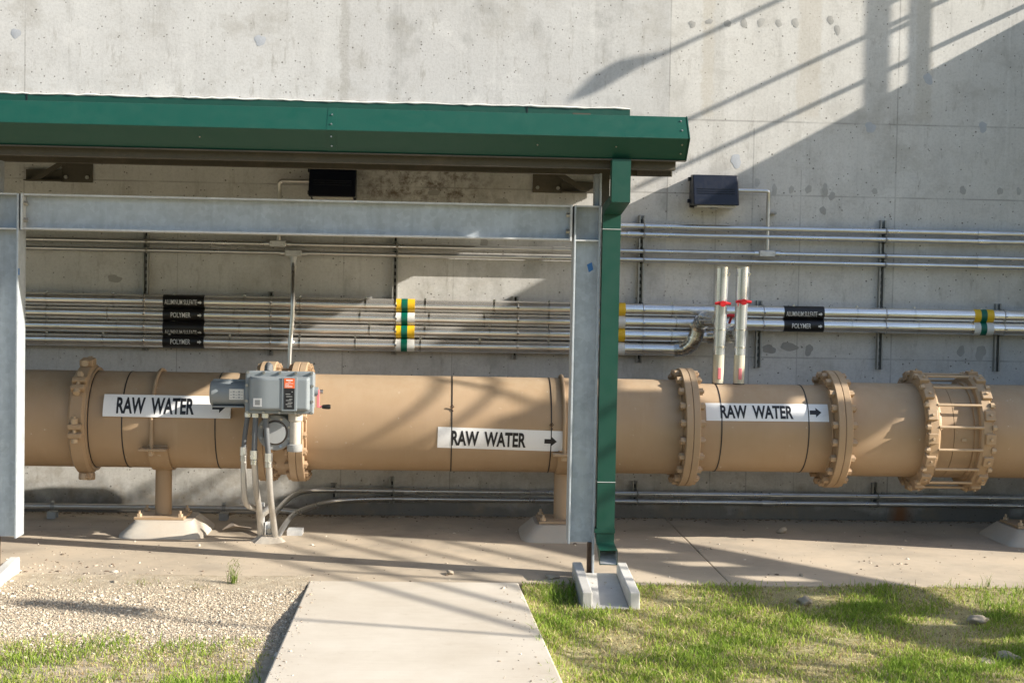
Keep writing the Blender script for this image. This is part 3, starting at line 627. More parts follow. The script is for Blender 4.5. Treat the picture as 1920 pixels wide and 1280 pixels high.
    MB().box(3.575, 3.605, -.955, -.943, .695, .712).build('tag_stub', 'tan_rod', S['f'])
    # cord bands tied round the pipe
    for x, r in ((-2.084, R), (-1.472, R), (.099, R), (.768, R), (1.928, .305), (2.525, .305)):
        b = MB().lathe([(x-.0035, r-.001), (x-.0035, r+.003), (x+.0035, r+.003), (x+.0035, r-.001)], (YC, ZC), 'x', 64).build('cord_band', 'ink', p)
        if 0 < x < 1: 
            z = ZC+(.13 if x < .5 else .02); y = YC-math.sqrt(R*R-(z-ZC)**2)-.004
            MB().tube([(x, y, z), (x+.012, y-.008, z+.012), (x+.004, y-.01, z+.024), (x-.012, y-.008, z+.012), (x-.002, y-.004, z), (x+.008, y-.008, z-.02)], .0035, 6).build('knot', 'rust', b)
    # RAW WATER markers
    def marker(sec, x0, w, h, s0, r, tx, tw, ax, aw, th, tilt, lift=.0025):
        V, F = sheet2(w, h); m = wrap_obj('pipe_marker', 'label', sec, V, F, x0, s0, r, YC, ZC, tilt, 9, lift); so = m.modifiers.new('s', 'SOLIDIFY'); so.thickness = max(.001, lift-.003); so.offset = -1
        V, F = text_mesh('RAW  WATER', tw, th, .034); wrap_obj('marker_text', 'ink', sec, V, F, x0+tx-(h*.5-th*.5)*math.sin(tilt)*0, s0+(h-th)/2+tx*math.sin(tilt), r, YC, ZC, tilt, 9, lift+.0011)
        A = np.array([(px*aw, py*aw*.86) for px, py in ARROW]); wrap_obj('marker_arrow', 'ink', sec, A, [tuple(range(7))], x0+ax, s0+(h-aw*.86)/2+ax*math.sin(tilt), r, YC, ZC, tilt, 7, lift+.0011)
    marker(S['b'], -2.204, .836, .140, .045, R, .088, .508, .715, .088, .104, -.004, .030)
    marker(S['c'], .004, .842, .146, -.138, R, .092, .502, .718, .084, .104, -.022)
    marker(S['d'], 1.822, .842, .128, .072, .305, .098, .500, .712, .080, .096, .004)
    p.location = (0, -.80, .432); p.scale = (.982, .982, .982)     # whole pipe group scaled about the camera to sit 0.80 m off the wall
main_pipe()
YC, ZC, R = -.80, .7535, .3216
def support(x, label):
    s = thing('pipe_support', (x, YC, .10), label, 'pipe support', 'steel saddle supports under the raw water pipe')
    MB().tube([(x, YC, .115), (x, YC, .45)], .055, 24).build('post', 'tan', s)
    MB().box(x-.165, x+.165, YC-.165, YC+.165, .101, .118).build('base_plate', 'tan', s, bevel=.003)
    for dx in (-.135, .135):
        for y in (YC-.13, YC+.13): MB().tube([(x+dx, y, .1185), (x+dx, y, .158)], .009, 8).tube([(x+dx, y, .1185), (x+dx, y, .138)], .019, 6, smooth=False).build('anchor_bolt', 'tan_rod', s)
    MB().lathe([(x-.055, R+.0025), (x-.055, R+.016), (x+.075, R+.016), (x+.075, R+.0025)], (YC, ZC), 'x', 40, 206, 334).build('saddle', 'tan', s)
    z = ZC-.165
    for sg in (-1, 1): MB().box(x-.095, x+.085, YC+sg*.285-(.10 if sg < 0 else 0), YC+sg*.285+(0 if sg < 0 else .10), z-.008, z+.008).build('saddle_ear', 'tan', s, bevel=.002)
    pts = [(x-.02, YC+(R+.014)*math.cos(math.radians(a)), ZC+(R+.014)*math.sin(math.radians(a))) for a in range(-8, 190, 6)]
    pts = [(x-.02, YC+R+.014, z-.03)]+pts+[(x-.02, YC-R-.014, z-.03)]
    u = MB().tube(pts, .0125, 10).build('u_bolt', 'tan', s)
    MB().tube([(x-.02, YC-R-.014, z-.04), (x-.02, YC-R-.014, z-.012)], .02, 6, smooth=False).build('nut', 'tan_rod', u)
support(-1.832, 'tan pipe support with U bolt beside the left coupling'); support(.86, 'tan pipe support half hidden behind the right column'); support(4.145, 'tan pipe support at the right edge past the tie rods')
def pad(x, label):
    rings = [(.290, .325, -.02), (.280, .315, .015), (.240, .275, .05), (.200, .230, .088), (.190, .215, .1)]; v = []; n = 28
    for (a, b, z) in rings:
        for k in range(n):
            t = 2*math.pi*k/n; c, q = math.cos(t), math.sin(t); e = .28
            v.append((x+a*math.copysign(abs(c)**e, c)+random.uniform(-.0025, .0025), YC+b*math.copysign(abs(q)**e, q)+random.uniform(-.0025, .0025), z))
    f = [(i*n+k, i*n+(k+1) % n, i*n+n+(k+1) % n, i*n+n+k) for i in range(4) for k in range(n)]+[tuple(range(4*n, 5*n))]
    o = MB().add(v, f, True).build('concrete_pad', 'pad', None)
    tag(o, label, 'concrete pad', 'sloped concrete pads under the pipe supports')
pad(-1.80, 'sloped concrete pad left of the valve conduits'); pad(.86, 'sloped concrete pad behind the right column foot'); pad(4.145, 'sloped concrete pad at the right edge of the slab')

# ------------------------------------------------------------------ valve actuator
def actuator():
    a = thing('valve_actuator', (-1.01, -1.2, .6), 'grey electric valve actuator with red hand crank on the pipe', 'actuator')
    h = MB().box(-1.20, -.80, -1.30, -1.08, .862, 1.108).build('housing', 'actuator', a, bevel=.02, seg=4)
    MB().box(-1.225, -.788, -1.335, -1.302, .848, 1.122).build('housing_flange', 'actuator', h, bevel=.012, seg=3)
    cv = MB().hexa([(-1.200, -1.335, .868), (-.81, -1.335, .868), (-.81, -1.335, 1.092), (-1.200, -1.335, 1.092)], [(-1.188, -1.385, .880), (-.822, -1.385, .880), (-.822, -1.385, 1.080), (-1.188, -1.385, 1.080)]).build('cover', 'actuator', a, bevel=.014, seg=4)
    for i in range(5):
        for z in (.857, 1.112): MB().tube([(-1.208+i*.1015, -1.335, z), (-1.208+i*.1015, -1.35, z)], .0095, 6, smooth=False).build('cover_bolt', 'bolt_zinc', cv)
    for z in (.93, 1.03):
        for x in (-1.213, -.799): MB().tube([(x, -1.335, z), (x, -1.35, z)], .0095, 6, smooth=False).build('cover_bolt', 'bolt_zinc', cv)
    MB().box(-.988, -.890, -1.390, -1.384, .872, 1.086).build('display_rib', 'actuator', cv, bevel=.004)
    o = MB().box(-.972, -.906, -1.3925, -1.3895, 1.018, 1.080).build('warning_label', 'orange', cv)
    for i, (z, w) in enumerate(((1.068, .042), (1.056, .016), (1.048, .05), (1.040, .024), (1.033, .046), (1.026, .046))): MB().box(-.966 if i > 2 else -.939-w/2, (-.966 if i > 2 else -.939-w/2)+w, -1.3938, -1.3928, z-(.0035 if i == 0 else .0012), z+(.0035 if i == 0 else .0012)).build('label_print', 'white_ink', o)
    k = MB().box(-.972, -.906, -1.3925, -1.3895, .884, 1.016).build('control_panel', 'ink', cv)
    for z, w, dx in ((.995, .008, .018), (.98, .03, -.008), (.965, .038, 0), (.948, .02, .01), (.94, .034, -.004), (.926, .03, .006), (.915, .036, -.004), (.902, .03, .002)):
        MB().box(-.939+dx-w/2, -.939+dx+w/2, -1.3938, -1.3928, z-.0018, z+.0018).build('panel_print', 'plastic_grey', k)
    q = MB().box(-1.166, -1.112, -1.3885, -1.3855, .897, .951).build('sticker', 'label', cv); MB().box(-1.155, -1.123, -1.3895, -1.3886, .908, .940).build('sticker_print', 'plastic_grey', q)
    m = MB().tube([(-1.46, -1.20, .968), (-1.45, -1.20, .968), (-1.235, -1.20, .968)], [.074, .083, .083], 32).build('motor', 'actuator', a, bevel=.004)
    MB().box(-1.445, -1.24, -1.2195, -1.18, 1.043, 1.058).build('motor_rib', 'actuator', m, bevel=.003); MB().box(-1.445, -1.24, -1.27, -1.15, .879, .890).build('motor_foot', 'actuator', m, bevel=.003)
    MB().tube([(-1.238, -1.20, .968), (-1.20, -1.20, .968)], .098, 32).build('motor_collar', 'actuator', m, bevel=.004)
    n = MB().box(-1.332, -1.24, -1.2875, -1.282, .932, 1.0).build('nameplate', 'cap_white', m)
    for i in range(5):
        for j in range(3): MB().box(-1.326+i*.017, -1.314+i*.017, -1.2885, -1.2876, .942+j*.018, .945+j*.018+.006*(i % 2)).build('plate_print', 'plastic_grey', n)
    MB().tube([(-1.085, -1.27, 1.105), (-1.085, -1.27, 1.155), (-1.09, -1.26, 1.17)], [.030, .026, .012], 16).tube([(-1.085, -1.31, 1.115), (-1.085, -1.275, 1.15)], .018, 12).build('conduit_elbow', 'rubber', a)
    g = MB().lathe([(-1.05, 0), (-1.05, .116), (-1.215, .116), (-1.222, .110), (-1.222, 0)], (-1.043, .718), 'y', 48).build('gearbox', 'plastic_grey', a)
    MB().lathe([(-1.2225, .0), (-1.2225, .074), (-1.246, .069), (-1.246, 0)], (-1.043, .718), 'y', 40).build('gearbox_cap', 'plastic_grey', g)
    MB().lathe([(-1.2225, .0745), (-1.2225, .080), (-1.226, .080), (-1.226, .0745)], (-1.043, .718), 'y', 40).build('cap_seam', 'rust', g)
    for i in range(8): t = math.radians(22+i*45); MB().tube([(-1.043+.097*math.cos(t), -1.222, .718+.097*math.sin(t)), (-1.043+.097*math.cos(t), -1.235, .718+.094*math.sin(t))], .0095, 6, smooth=False).build('gearbox_bolt', 'bolt_zinc', g)
    w = MB().lathe([(.64, 0), (.64, .036), (.79, .036), (.80, .046), (.848, .046), (.848, 0)], (-.915, -1.225), 'z', 28).build('worm_housing', 'whitish', a)
    MB().lathe([(.598, 0), (.598, .046), (.604, .050), (.642, .050), (.648, .038), (.648, 0)], (-.917, -1.225), 'z', 28).build('worm_cap', 'plastic_grey', w)
    MB().box(-1.04, -.92, -1.18, -1.10, .76, .86).build('gear_case', 'actuator', a, bevel=.015)
    MB().tube([(-.80, -1.2, .985), (-.772, -1.2, .985)], .030, 16).build('crank_boss', 'actuator', a)
    c = MB().box(-.780, -.762, -1.222, -1.205, .883, 1.0).box(-.766, -.742, -1.219, -1.207, .8825, .8955).build('crank_arm', 'pink', a, bevel=.003)
    MB().tube([(-.762, -1.2, .985), (-.742, -1.2, .985)], .014, 8).build('crank_bolt', 'bolt_zinc', c)
    MB().tube([(-.745, -1.213, .8885), (-.74, -1.213, .8885), (-.70, -1.213, .889), (-.690, -1.213, .889)], [.010, .0135, .016, .012], 14).build('crank_grip', 'grip', c)
    a.location = (-.992, -1.369, .619); a.scale = (.982, .982, .982)  # actuator scaled about the camera; flex conduit tops below baked the same way
actuator()
def flex(name, pts, r, label, mt='emt_worn', sleeve=None):
    t = thing(name, pts[-1], label, 'conduit', 'conduits rising from the slab to the valve actuator')
    if sleeve:
        P = smooth_path(sleeve, .1); MB().tube(P, r*.86, 14).build('flexible_sleeve', 'rubber', t)
        q = Vector(sleeve[-1]); MB().tube([q+Vector((0, 0, .02)), q-Vector((0, 0, .035))], r*1.28, 8, smooth=False).build('coupling_nut', 'emt', t); MB().tube([q-Vector((0, 0, .04)), q-Vector((0, 0, .07))], r*1.16, 14).build('coupling_nut', 'emt', t)
        q = Vector(sleeve[0]); MB().tube([q, q-Vector((0, 0, .03))], r*1.3, 8, smooth=False).build('coupling_nut', 'emt', t)
    MB().tube(smooth_path(pts, .14, 7), r, 16).build('tube', mt, t)
flex('actuator_conduit', [(-1.226, -1.37, .634), (-1.224, -1.36, .38), (-1.216, -1.32, .255), (-1.155, -1.18, .215)], .0182, 'leftmost grey conduit hooking under toward the others', sleeve=[(-1.193, -1.41, .864), (-1.213, -1.39, .747), (-1.226, -1.37, .619)])
flex('actuator_conduit', [(-1.151, -1.43, .604), (-1.144, -1.38, .37), (-1.138, -1.20, .20), (-1.140, -1.12, -.02)], .0205, 'middle of the three actuator conduits running straight to the slab', sleeve=[(-1.144, -1.43, .864), (-1.147, -1.44, .717), (-1.151, -1.43, .604)])
flex('actuator_conduit', [(-1.059, -1.445, .59), (-1.052, -1.39, .33), (-1.048, -1.20, .12), (-1.040, -1.12, -.02)], .0205, 'rightmost of the three actuator conduits running to the slab', sleeve=[(-1.080, -1.45, .864), (-1.070, -1.46, .717), (-1.059, -1.445, .59)])
def stub_rack():
    t = thing('conduit_rack', (-1.11, -1.12, 0), 'short strut rack and mortar mound holding the conduit stubs', 'bracket')
    b = MB(); 
    for x in (-1.165, -1.128): b.box(x, x+.004, -1.10, -1.06, 0, .24)
    b.box(-1.165, -1.124, -1.058, -1.056, 0, .24); b.build('upright', 'galv_light', t)
    b = MB().box(-1.115, -1.062, -1.075, -1.06, .012, .115).box(-1.115, -1.11, -1.11, -1.06, .012, .115).box(-1.067, -1.062, -1.11, -1.06, .012, .115); b.build('angle_foot', 'galv_light', t)
    MB().tube([(-1.09, -1.09, .06), (-1.09, -1.105, .06)], .016, 8, smooth=False).build('clamp_bolt', 'bolt_zinc', t)
    MB().tube([(-1.15, -1.14, .16), (-1.10, -1.13, .205), (-1.075, -1.12, .225)], .026, 12).build('pipe_clamp', 'emt_worn', t)
    n = 14; v = [(-1.09, -1.13, .035)]; f = []
    for k in range(n):
        a = 2*math.pi*k/n; v += [(-1.09+.06*math.cos(a), -1.13+.05*math.sin(a), .03+random.uniform(-.006, .006)), (-1.09+.125*math.cos(a)*random.uniform(.85, 1.15), -1.15+.12*math.sin(a)*random.uniform(.8, 1.15), -.004)]
    for k in range(n): j = (k+1) % n; f += [(0, 1+2*k, 1+2*j), (1+2*k, 2+2*k, 2+2*j, 1+2*j)]
    MB().add(v, f).build('mortar_mound', 'pad', t)
    MB().box(-.99, -.89, -.93, -.80, .0, .035).build('strut_foot', 'galv_light', t)
stub_rack()

# ------------------------------------------------------------------ wall conduits, insulated lines, struts
def conduit(name, pts, r, label, mt='emt', couplings=(), rad=.1, boxes=(), group='thin metal conduits along the wall'):
    t = thing(name, pts[0], label, 'conduit', group)
    MB().tube(smooth_path(pts, rad, 6), r, 14).build('tube', mt, t)
    for c in couplings:
        MB().tube([(c[0]-.045, c[1], c[2]), (c[0]+.045, c[1], c[2])], r+.005, 14).build('coupling', mt, t)
    for c in boxes:
        for q0, q1 in ((-.095, -.063), (.063, .095)): MB().tube([(c[0]+q0, c[1], c[2]), (c[0]+q1, c[1], c[2])], r+.007, 14).build('hub', mt, t)
        q = MB().box(c[0]-.062, c[0]+.062, c[1]-.028, c[1]+.02, c[2]-.024, c[2]+.024).build('fitting_body', 'galv_light', t, bevel=.014, seg=3)
        MB().box(c[0]-.056, c[0]+.056, c[1]-.034, c[1]-.0285, c[2]-.020, c[2]+.020).build('fitting_cover', 'galv_light', q, bevel=.002)
        for dx in (-.045, .045): MB().tube([(c[0]+dx, c[1]-.034, c[2]), (c[0]+dx, c[1]-.037, c[2])], .004, 8).build('screw', 'bolt_zinc', q)
ys = -.068
conduit('wall_conduit', [(-5, ys, 2.152), (7, ys, 2.152)], .0215, 'topmost of the four upper wall conduits', couplings=((4.02, ys, 2.152),))
conduit('wall_conduit', [(-5, ys, 2.092), (7, ys, 2.092)], .0205, 'second from top of the four upper wall conduits', couplings=((4.02, ys, 2.092), (1.41, ys, 2.092)))
conduit('wall_conduit', [(-5, ys, 1.970), (7, ys, 1.970)], .0175, 'third from top of the four upper wall conduits', couplings=((4.02, ys, 1.97), (.87, ys, 1.97), (-1.55, ys, 1.97)), boxes=((2.40, ys, 1.97), (-1.17, ys, 1.972)))
conduit('wall_conduit', [(-5, ys, 1.908), (7, ys, 1.908)], .0175, 'lowest of the four upper wall conduits', couplings=((4.02, ys, 1.908), (2.0, ys, 1.908)), boxes=((-1.057, ys, 1.905),))
conduit('lower_conduit', [(-1.13, -.98, .02), (-1.09, -.72, .13), (-1.00, -.25, .20), (-.82, ys, .190), (7, ys, .184)], .0185, 'upper of the two low wall conduits near the slab', rad=.22, couplings=((-.19, ys, .188), (2.52, ys, .186)))
conduit('lower_conduit', [(-1.045, -1.06, -.005), (-1.005, -.80, .08), (-.955, -.52, .105), (-.75, -.10, .118), (-.42, ys, .132), (7, ys, .130)], .0185, 'lower of the two low wall conduits near the slab', rad=.2, couplings=((-.20, ys, .131), (2.46, ys, .130)))
conduit('ground_conduit', [(-6, -.30, .085), (-1.25, -.30, .085), (-.95, -.36, .07)], .019, 'long conduit lying low along the wall foot behind the left support', 'emt_worn')
conduit('lamp_conduit', [(2.16, -.085, 2.428), (2.352, -.085, 2.428), (2.404, -.085, 2.428), (2.404, -.07, 2.36), (2.404, ys, 1.995)], .0155, 'bent conduit dropping from the right wall lamp', rad=.03, group='conduits feeding the wall lamps')
conduit('lamp_conduit', [(-.93, -.085, 2.424), (-1.10, -.085, 2.424), (-1.165, -.085, 2.424), (-1.165, -.07, 2.36), (-1.165, ys, 1.995)], .0155, 'bent conduit dropping from the left wall lamp under the canopy', 'emt_worn', rad=.03, group='conduits feeding the wall lamps')
t = thing('drop_conduit', (-1.06, -.1, .8), 'slightly crooked conduit dropping behind the actuator', 'conduit')
MB().tube(smooth_path([(-1.057, ys, 1.88), (-1.057, -.085, 1.79), (-1.046, -.185, 1.60), (-1.046, -.19, 1.45), (-1.062, -.19, 1.26), (-1.068, -.2, .75)], .14, 8), .0165, 14).build('tube', 'emt', t)
MB().tube([(-1.057, ys, 1.885), (-1.057, -.0695, 1.852), (-1.057, -.070, 1.85), (-1.057, -.072, 1.79)], [.026, .026, .022, .022], 14).build('hub', 'galv_light', t)
for x, l in ((-2.70, 'small strut clip by the left column foot on the ground conduit'), (-1.50, 'small strut clip right of the left support pad')):
    t = thing('conduit_clip', (x, -.30, 0), l, 'clip', 'strut clips holding the ground conduit')
    MB().box(x-.03, x+.03, -.34, -.335, .001, .05).box(x-.03, x+.03, -.27, -.265, .001, .05).box(x-.03, x+.03, -.335, -.27, .046, .05).build('strut_base', 'strut', t)
    MB().lathe([(x-.012, .0195), (x-.012, .024), (x+.012, .024), (x+.012, .0195)], (-.30, .085), 'x', 20).box(x-.012, x+.012, -.304, -.298, .108, .125).build('clamp', 'strut', t)
    MB().tube([(x, -.31, .118), (x, -.292, .118)], .008, 6).build('bolt', 'bolt_zinc', t)
YP, RP = -.105, .0462
ZP = (1.5425, 1.449, 1.3545, 1.2555)
ENDS = {2: [(2.06, -.13, 1.362), (2.13, -.24, 1.375), (2.10, -.42, 1.39), (2.075, -.74, 1.40)], 3: [(1.80, -.11, 1.258), (1.862, -.15, 1.31), (1.895, -.17, 1.45), (1.92, -.26, 1.485), (1.93, -.74, 1.49)]}
ORD = ('top', 'second', 'third', 'bottom')
def insulated(i):
    lab = ('top bright jacketed line, labelled ALUMINUM SULFATE', 'second bright jacketed line from top, labelled POLYMER', 'third bright jacketed line, ending at the upright tubes', 'lowest bright jacketed line, rising in an elbow at its right end')[i]
    t = thing('insulated_line', (0, YP, ZP[i]), lab, 'pipe', 'shiny jacketed chemical lines on the wall')
    z = ZP[i]
    if i < 2: MB().tube([(-5, YP, z), (7, YP, z)], RP, 28).build('jacket', 'jacket', t); xe = 7
    else:
        xe = 1.99 if i == 2 else 1.745
        MB().tube([(-5, YP, z), (xe, YP, z)], RP, 28).build('jacket', 'jacket', t)
        P = smooth_path([(xe-.02, YP, z)]+ENDS[i], .06, 5)
        e = MB().tube(P, RP*1.17, 20).build('elbow', 'jacket_elbow', t)
        for k in range(2, len(P)-2, 3):
            if k+1 < len(P): d = (P[k+1]-P[k]).normalized()*.008; MB().tube([P[k]-d, P[k]+d], RP*1.22, 20).build('elbow_band', 'jacket_band', e)
    x = -4.6; k = 0
    while x < min(xe, 5.5):
        if i < 2 or x < xe-.1: 
            b = MB().lathe([(x-.006, RP-.001), (x-.006, RP+.0018), (x+.006, RP+.0018), (x+.006, RP-.001)], (YP, z), 'x', 28); b.box(x-.008, x+.008, YP-.012, YP+.004, z+RP, z+RP+.010); b.build('strap_band', 'jacket_band', t)
        x += (.47, .43, .50, .40)[(k+i) % 4]; k += 1
    def sleeve(x0, x1, mt, nm, dr=.0022): return MB().lathe([(x0, RP-.002), (x0, RP+dr), (x1, RP+dr), (x1, RP-.002)], (YP, z), 'x', 32).build(nm, mt, t)
    def lab_at(x0, x1, down):
        b = sleeve(x0, x1, 'black_tape', 'name_sleeve')
        txt, tw = (('ALUMINUM SULFATE', .228), ('POLYMER', .140))[i % 2]; V, F = text_mesh(txt, tw, .037, .006); w = x1-x0
        tx = (.014 if i % 2 == 0 else .058); wrap_obj('sleeve_text', 'white_ink', b, V, F, x0+tx, down-.018, RP+.0022, YP, z, 0, 5, .0008)
        A = np.array([(px*.030, py*.028) for px, py in ARROW]); wrap_obj('sleeve_arrow', 'white_ink', b, A, [tuple(range(7))], x1-.045, down-.014, RP+.0022, YP, z, 0, 5, .0008)
    dn = (-.006, -.004, -.036, -.002)[i]
    lab_at(-1.975, -1.682, dn)
    if i < 2: lab_at(2.525, 2.822, (-.010, -.004)[i])
    def band(x0, x1):
        mt = 'yellow' if i % 2 == 0 else 'white_tape'; b = sleeve(x0, x1, mt, 'colour_sleeve')
        w = x1-x0; g = sleeve(x0+w*.33, x0+w*.64, 'green_tape', 'colour_stripe', .0034)
    band(-.318, -.174); band(1.215, 1.357)
    if i < 2: band(3.945, 4.09)
for i in range(4): insulated(i)
def strut(x, z0, z1, crossings, label, group):
    t = thing('strut_channel', (x, 0, z0), label, 'strut', group)
    w, d, th = .0205, .041, .0026
    pr = [(-w, 0), (-w, -d), (-w+.010, -d), (-w+.010, -d+.007), (-w+.010-th, -d+.007), (-w+.010-th, -d+th), (-w+th, -d+th), (-w+th, -th), (w-th, -th), (w-th, -d+th), (w-.010+th, -d+th), (w-.010+th, -d+.007), (w-.010, -d+.007), (w-.010, -d), (w, -d), (w, 0)]
    MB().prism([(x+a, b-.0006) for a, b in pr][::-1], 'z', z0, z1).build('channel', 'strut', t)
    z = z0+.03
    while z < z1-.03:
        MB().box(x-.006, x+.006, -.0042, -.0034, z, z+.026).build('slot', 'ink', t); z += .05
    for zc, r, yc in crossings:
        pts = [(x+.012, yc+(r+.003)*math.cos(math.radians(a)), zc+(r+.003)*math.sin(math.radians(a))) for a in range(70, 291, 22)]
        b = MB().tube([(x+.012, -.042, zc+r+.004)]+pts+[(x+.012, -.042, zc-r-.004)], .0045, 6)
        b.tube([(x+.005, yc-r-.006, zc-.002), (x+.022, yc-r-.006, zc-.002)], .006, 6); b.build('clamp', 'strut' if r < .03 else 'jacket_band', t)
cu = [(2.152, .0215, ys), (2.092, .0205, ys), (1.970, .0175, ys), (1.908, .0175, ys)]; cp4 = [(z, RP, YP) for z in ZP]; cp2 = cp4[:2]
G1, G2, G3 = 'tall slotted struts carrying conduits and lines', 'short struts behind the jacketed lines', 'short struts holding the low conduits'
strut(-2.122, 1.18, 2.235, cu+cp4, 'tall slotted strut left of the black line labels', G1); strut(-.324, 1.18, 2.235, cu+cp4, 'tall slotted strut just left of the yellow bands under the canopy', G1)
strut(1.478, 1.15, 2.235, cu+cp4, 'tall slotted strut just right of the green downspout', G1); strut(3.275, 1.13, 2.235, cu+cp2, 'tall slotted strut right of the upright tubes', G1)
strut(-1.221, 1.16, 1.625, cp4, 'short strut behind the lines just left of the drop conduit', G2); strut(.56, 1.16, 1.625, cp4, 'short strut behind the lines left of the right column', G2)
strut(2.365, 1.13, 1.625, cp2, 'short strut just right of the two upright tubes', G2); strut(4.163, 1.13, 1.635, cp2, 'short strut beside the right yellow band', G2)
cl2 = [(.188, .0185, ys), (.131, .0185, ys)]
strut(-.322, .095, .285, cl2, 'short low strut under the middle of the raw water pipe', G3); strut(1.47, .095, .275, cl2, 'short low strut right of the downspout', G3); strut(3.266, .095, .285, cl2, 'short low strut left of the tie rods', G3)
strut(-.745, .10, .235, [(.19, .0185, ys)], 'smallest low strut near the actuator conduits', G3)
ZC0 = .737
def upright(x, dx, zt, label, hz):
    t = thing('upright_tube', (x, -.62, ZC0+.3), label, 'tube', 'upright injection tubes standing on the pipe')
    zb = ZC0+.298; zm = 1.245 if dx > 0 else 1.225; L = lambda z: x+dx*(z-zb)
    MB().tube([(L(zm), -.62, zm), (L(1.45), -.62, 1.45), (L(zt), -.62, zt)], [.039, .043, .0475], 28).build('metal_tube', 'jacket_v', t)
    MB().tube([(L(zt)-0, -.62, zt-.012), (L(zt), -.62, zt)], .050, 28).build('rim', 'jacket_band', t)
    MB().tube([(L(zt-.06)+.04, -.645, zt-.06), (L(zt-.06)+.048, -.65, zt-.04)], .008, 8).build('latch', 'jacket_band', t)
    for z in (1.42, 1.30): MB().tube([(L(z), -.62, z-.005), (L(z), -.62, z+.005)], .0455, 28).build('tube_band', 'jacket_band', t)
    MB().tube([(x, -.62, zb), (L(zm), -.62, zm)], .038, 28).build('clear_sleeve', 'clear_tube', t)
    MB().tube([(x, -.62, zb), (x, -.62, zb+.012)], .041, 24).build('foot_ring', 'ink', t)
    MB().box(L(1.12)-.012, L(1.12)+.012, -.668, -.658, 1.075, 1.155).build('tag', 'pink', t, bevel=.004)
    h = MB().tube([(L(hz)-.055, -.69, hz), (L(hz)-.03, -.69, hz+.003), (L(hz), -.69, hz+.002), (L(hz)+.03, -.69, hz+.003), (L(hz)+.055, -.69, hz)], [.009, .012, .017, .012, .009], 12).build('handle_bar', 'red', t)
    MB().tube([(L(hz), -.655, hz), (L(hz), -.708, hz)], .021, 16).build('handle_hub', 'red', h)
    t.location = (x*.982, -.80, .982*(ZC0+.3-1.648)+1.648); t.scale = (.982, .982, .982)  # tube scaled about the camera by the same factor as the pipe
upright(1.952, .015, 1.855, 'left upright shiny tube with red valve handle', 1.60); upright(2.098, .012, 1.858, 'right upright shiny tube with red valve handle', 1.615)
for (x, z, l) in ((1.915, 1.472, 'small red lever left of the upright tubes'), (2.105, 1.512, 'small red lever between the upright tubes')):
    tag(MB().tube([(x-.045, -.30, z), (x-.02, -.30, z+.004), (x+.03, -.30, z+.002), (x+.045, -.30, z-.006)], [.009, .013, .013, .008], 10).tube([(x, -.30, z), (x, -.22, z-.05)], .01, 8).build('red_lever', 'red', None), l, 'lever', 'small red valve levers')
def lamp(x0, label):
    t = thing('wall_lamp', (x0+.168, 0, 2.30), label, 'lamp', 'black wall lamps above the conduits'); x1 = x0+.335
    MB().box(x0+.004, x1-.004, -.05, -.001, 2.298, 2.528).build('back_box', 'lamp_black', t, bevel=.008)
    h = MB().hexa([(x0, -.05, 2.318), (x1, -.05, 2.318), (x1, -.05, 2.535), (x0, -.05, 2.535)], [(x0+.016, -.225, 2.302), (x1+.006, -.225, 2.302), (x1-.008, -.15, 2.528), (x0+.006, -.15, 2.528)])
    v = [(x0, -.052, 2.312), (x1, -.052, 2.312), (x1, -.225, 2.308), (x0, -.225, 2.308), (x0, -.052, 2.538), (x1, -.052, 2.538), (x1, -.145, 2.532), (x0, -.145, 2.532)]
    hd = MB().add(v, [(0, 1, 2, 3), (4, 7, 6, 5), (3, 2, 6, 7), (0, 3, 7, 4), (1, 5, 6, 2), (0, 4, 5, 1)]).build('hood', 'lamp_black', t, bevel=.010, seg=3)
    for i in range(3):
        z = 2.395+i*.016; yy = -.225+(z-2.308)*.357-.0035
        MB().box(x0+.03, x1-.03, yy-.0004, yy+.006, z-.0022, z+.0022).build('fin', 'lamp_black', hd)
    MB().box(x0+.03, x1-.02, -.20, -.07, 2.293, 2.3105).build('lens', 'lens', t, bevel=.004)
    MB().tube([(x0+.16, -.14, 2.292), (x0+.16, -.14, 2.280)], .024, 12).build('sensor', 'plastic_grey', t)
    for z in (2.345, 2.505): MB().box(x0-.018, x0, -.075, -.045, z-.014, z+.014).build('hinge', 'lamp_black', t, bevel=.003)
lamp(1.824, 'black finned wall lamp on the bare wall right of the canopy'); lamp(-.945, 'black wall lamp tucked under the canopy')
tag(MB().box(2.43, 2.47, -.05, -.001, 2.262, 2.278).tube([(2.404, -.075, 2.27), (2.47, -.03, 2.27)], .010, 8).build('conduit_strap', 'strut', None), 'tiny strap holding the right lamp conduit to the wall', 'strap')

# ------------------------------------------------------------------ small things on the ground
def rock(x, y, z, r, label, flat=.55):
    V, F = icos(); me = bpy.data.meshes.new('stone'); bm = bmesh.new()
    bmesh.ops.create_icosphere(bm, subdivisions=3, radius=1)
    ph = [Vector((random.uniform(-3, 3), random.uniform(-3, 3), random.uniform(-3, 3))) for _ in range(6)]
    for v in bm.verts:
        d = v.co.normalized(); k = 1+sum(.09*math.sin(p.dot(d)*1.6+i) for i, p in enumerate(ph)); v.co = Vector((d.x*r*k*1.15, d.y*r*k*.85, d.z*r*k*flat))
    bm.to_mesh(me); bm.free(); me.polygons.foreach_set('use_smooth', [True]*len(me.polygons)); me.materials.append(M['stone']); o = bpy.data.objects.new('stone', me); link(o, None, (x, y, z)); o.rotation_euler = (0, 0, random.uniform(0, 3)); tag(o, label, 'stone', 'stones lying about the lawn and slab')
rock(2.062, -2.72, -.03, .045, 'rounded pale stone in the shaded grass near the slab'); rock(2.87, -3.15, -.03, .045, 'pale stone half sunk in shaded grass at far right'); rock(2.75, -3.86, -.055, .05, 'bleached stone at the lower right in sunlit grass', .6)
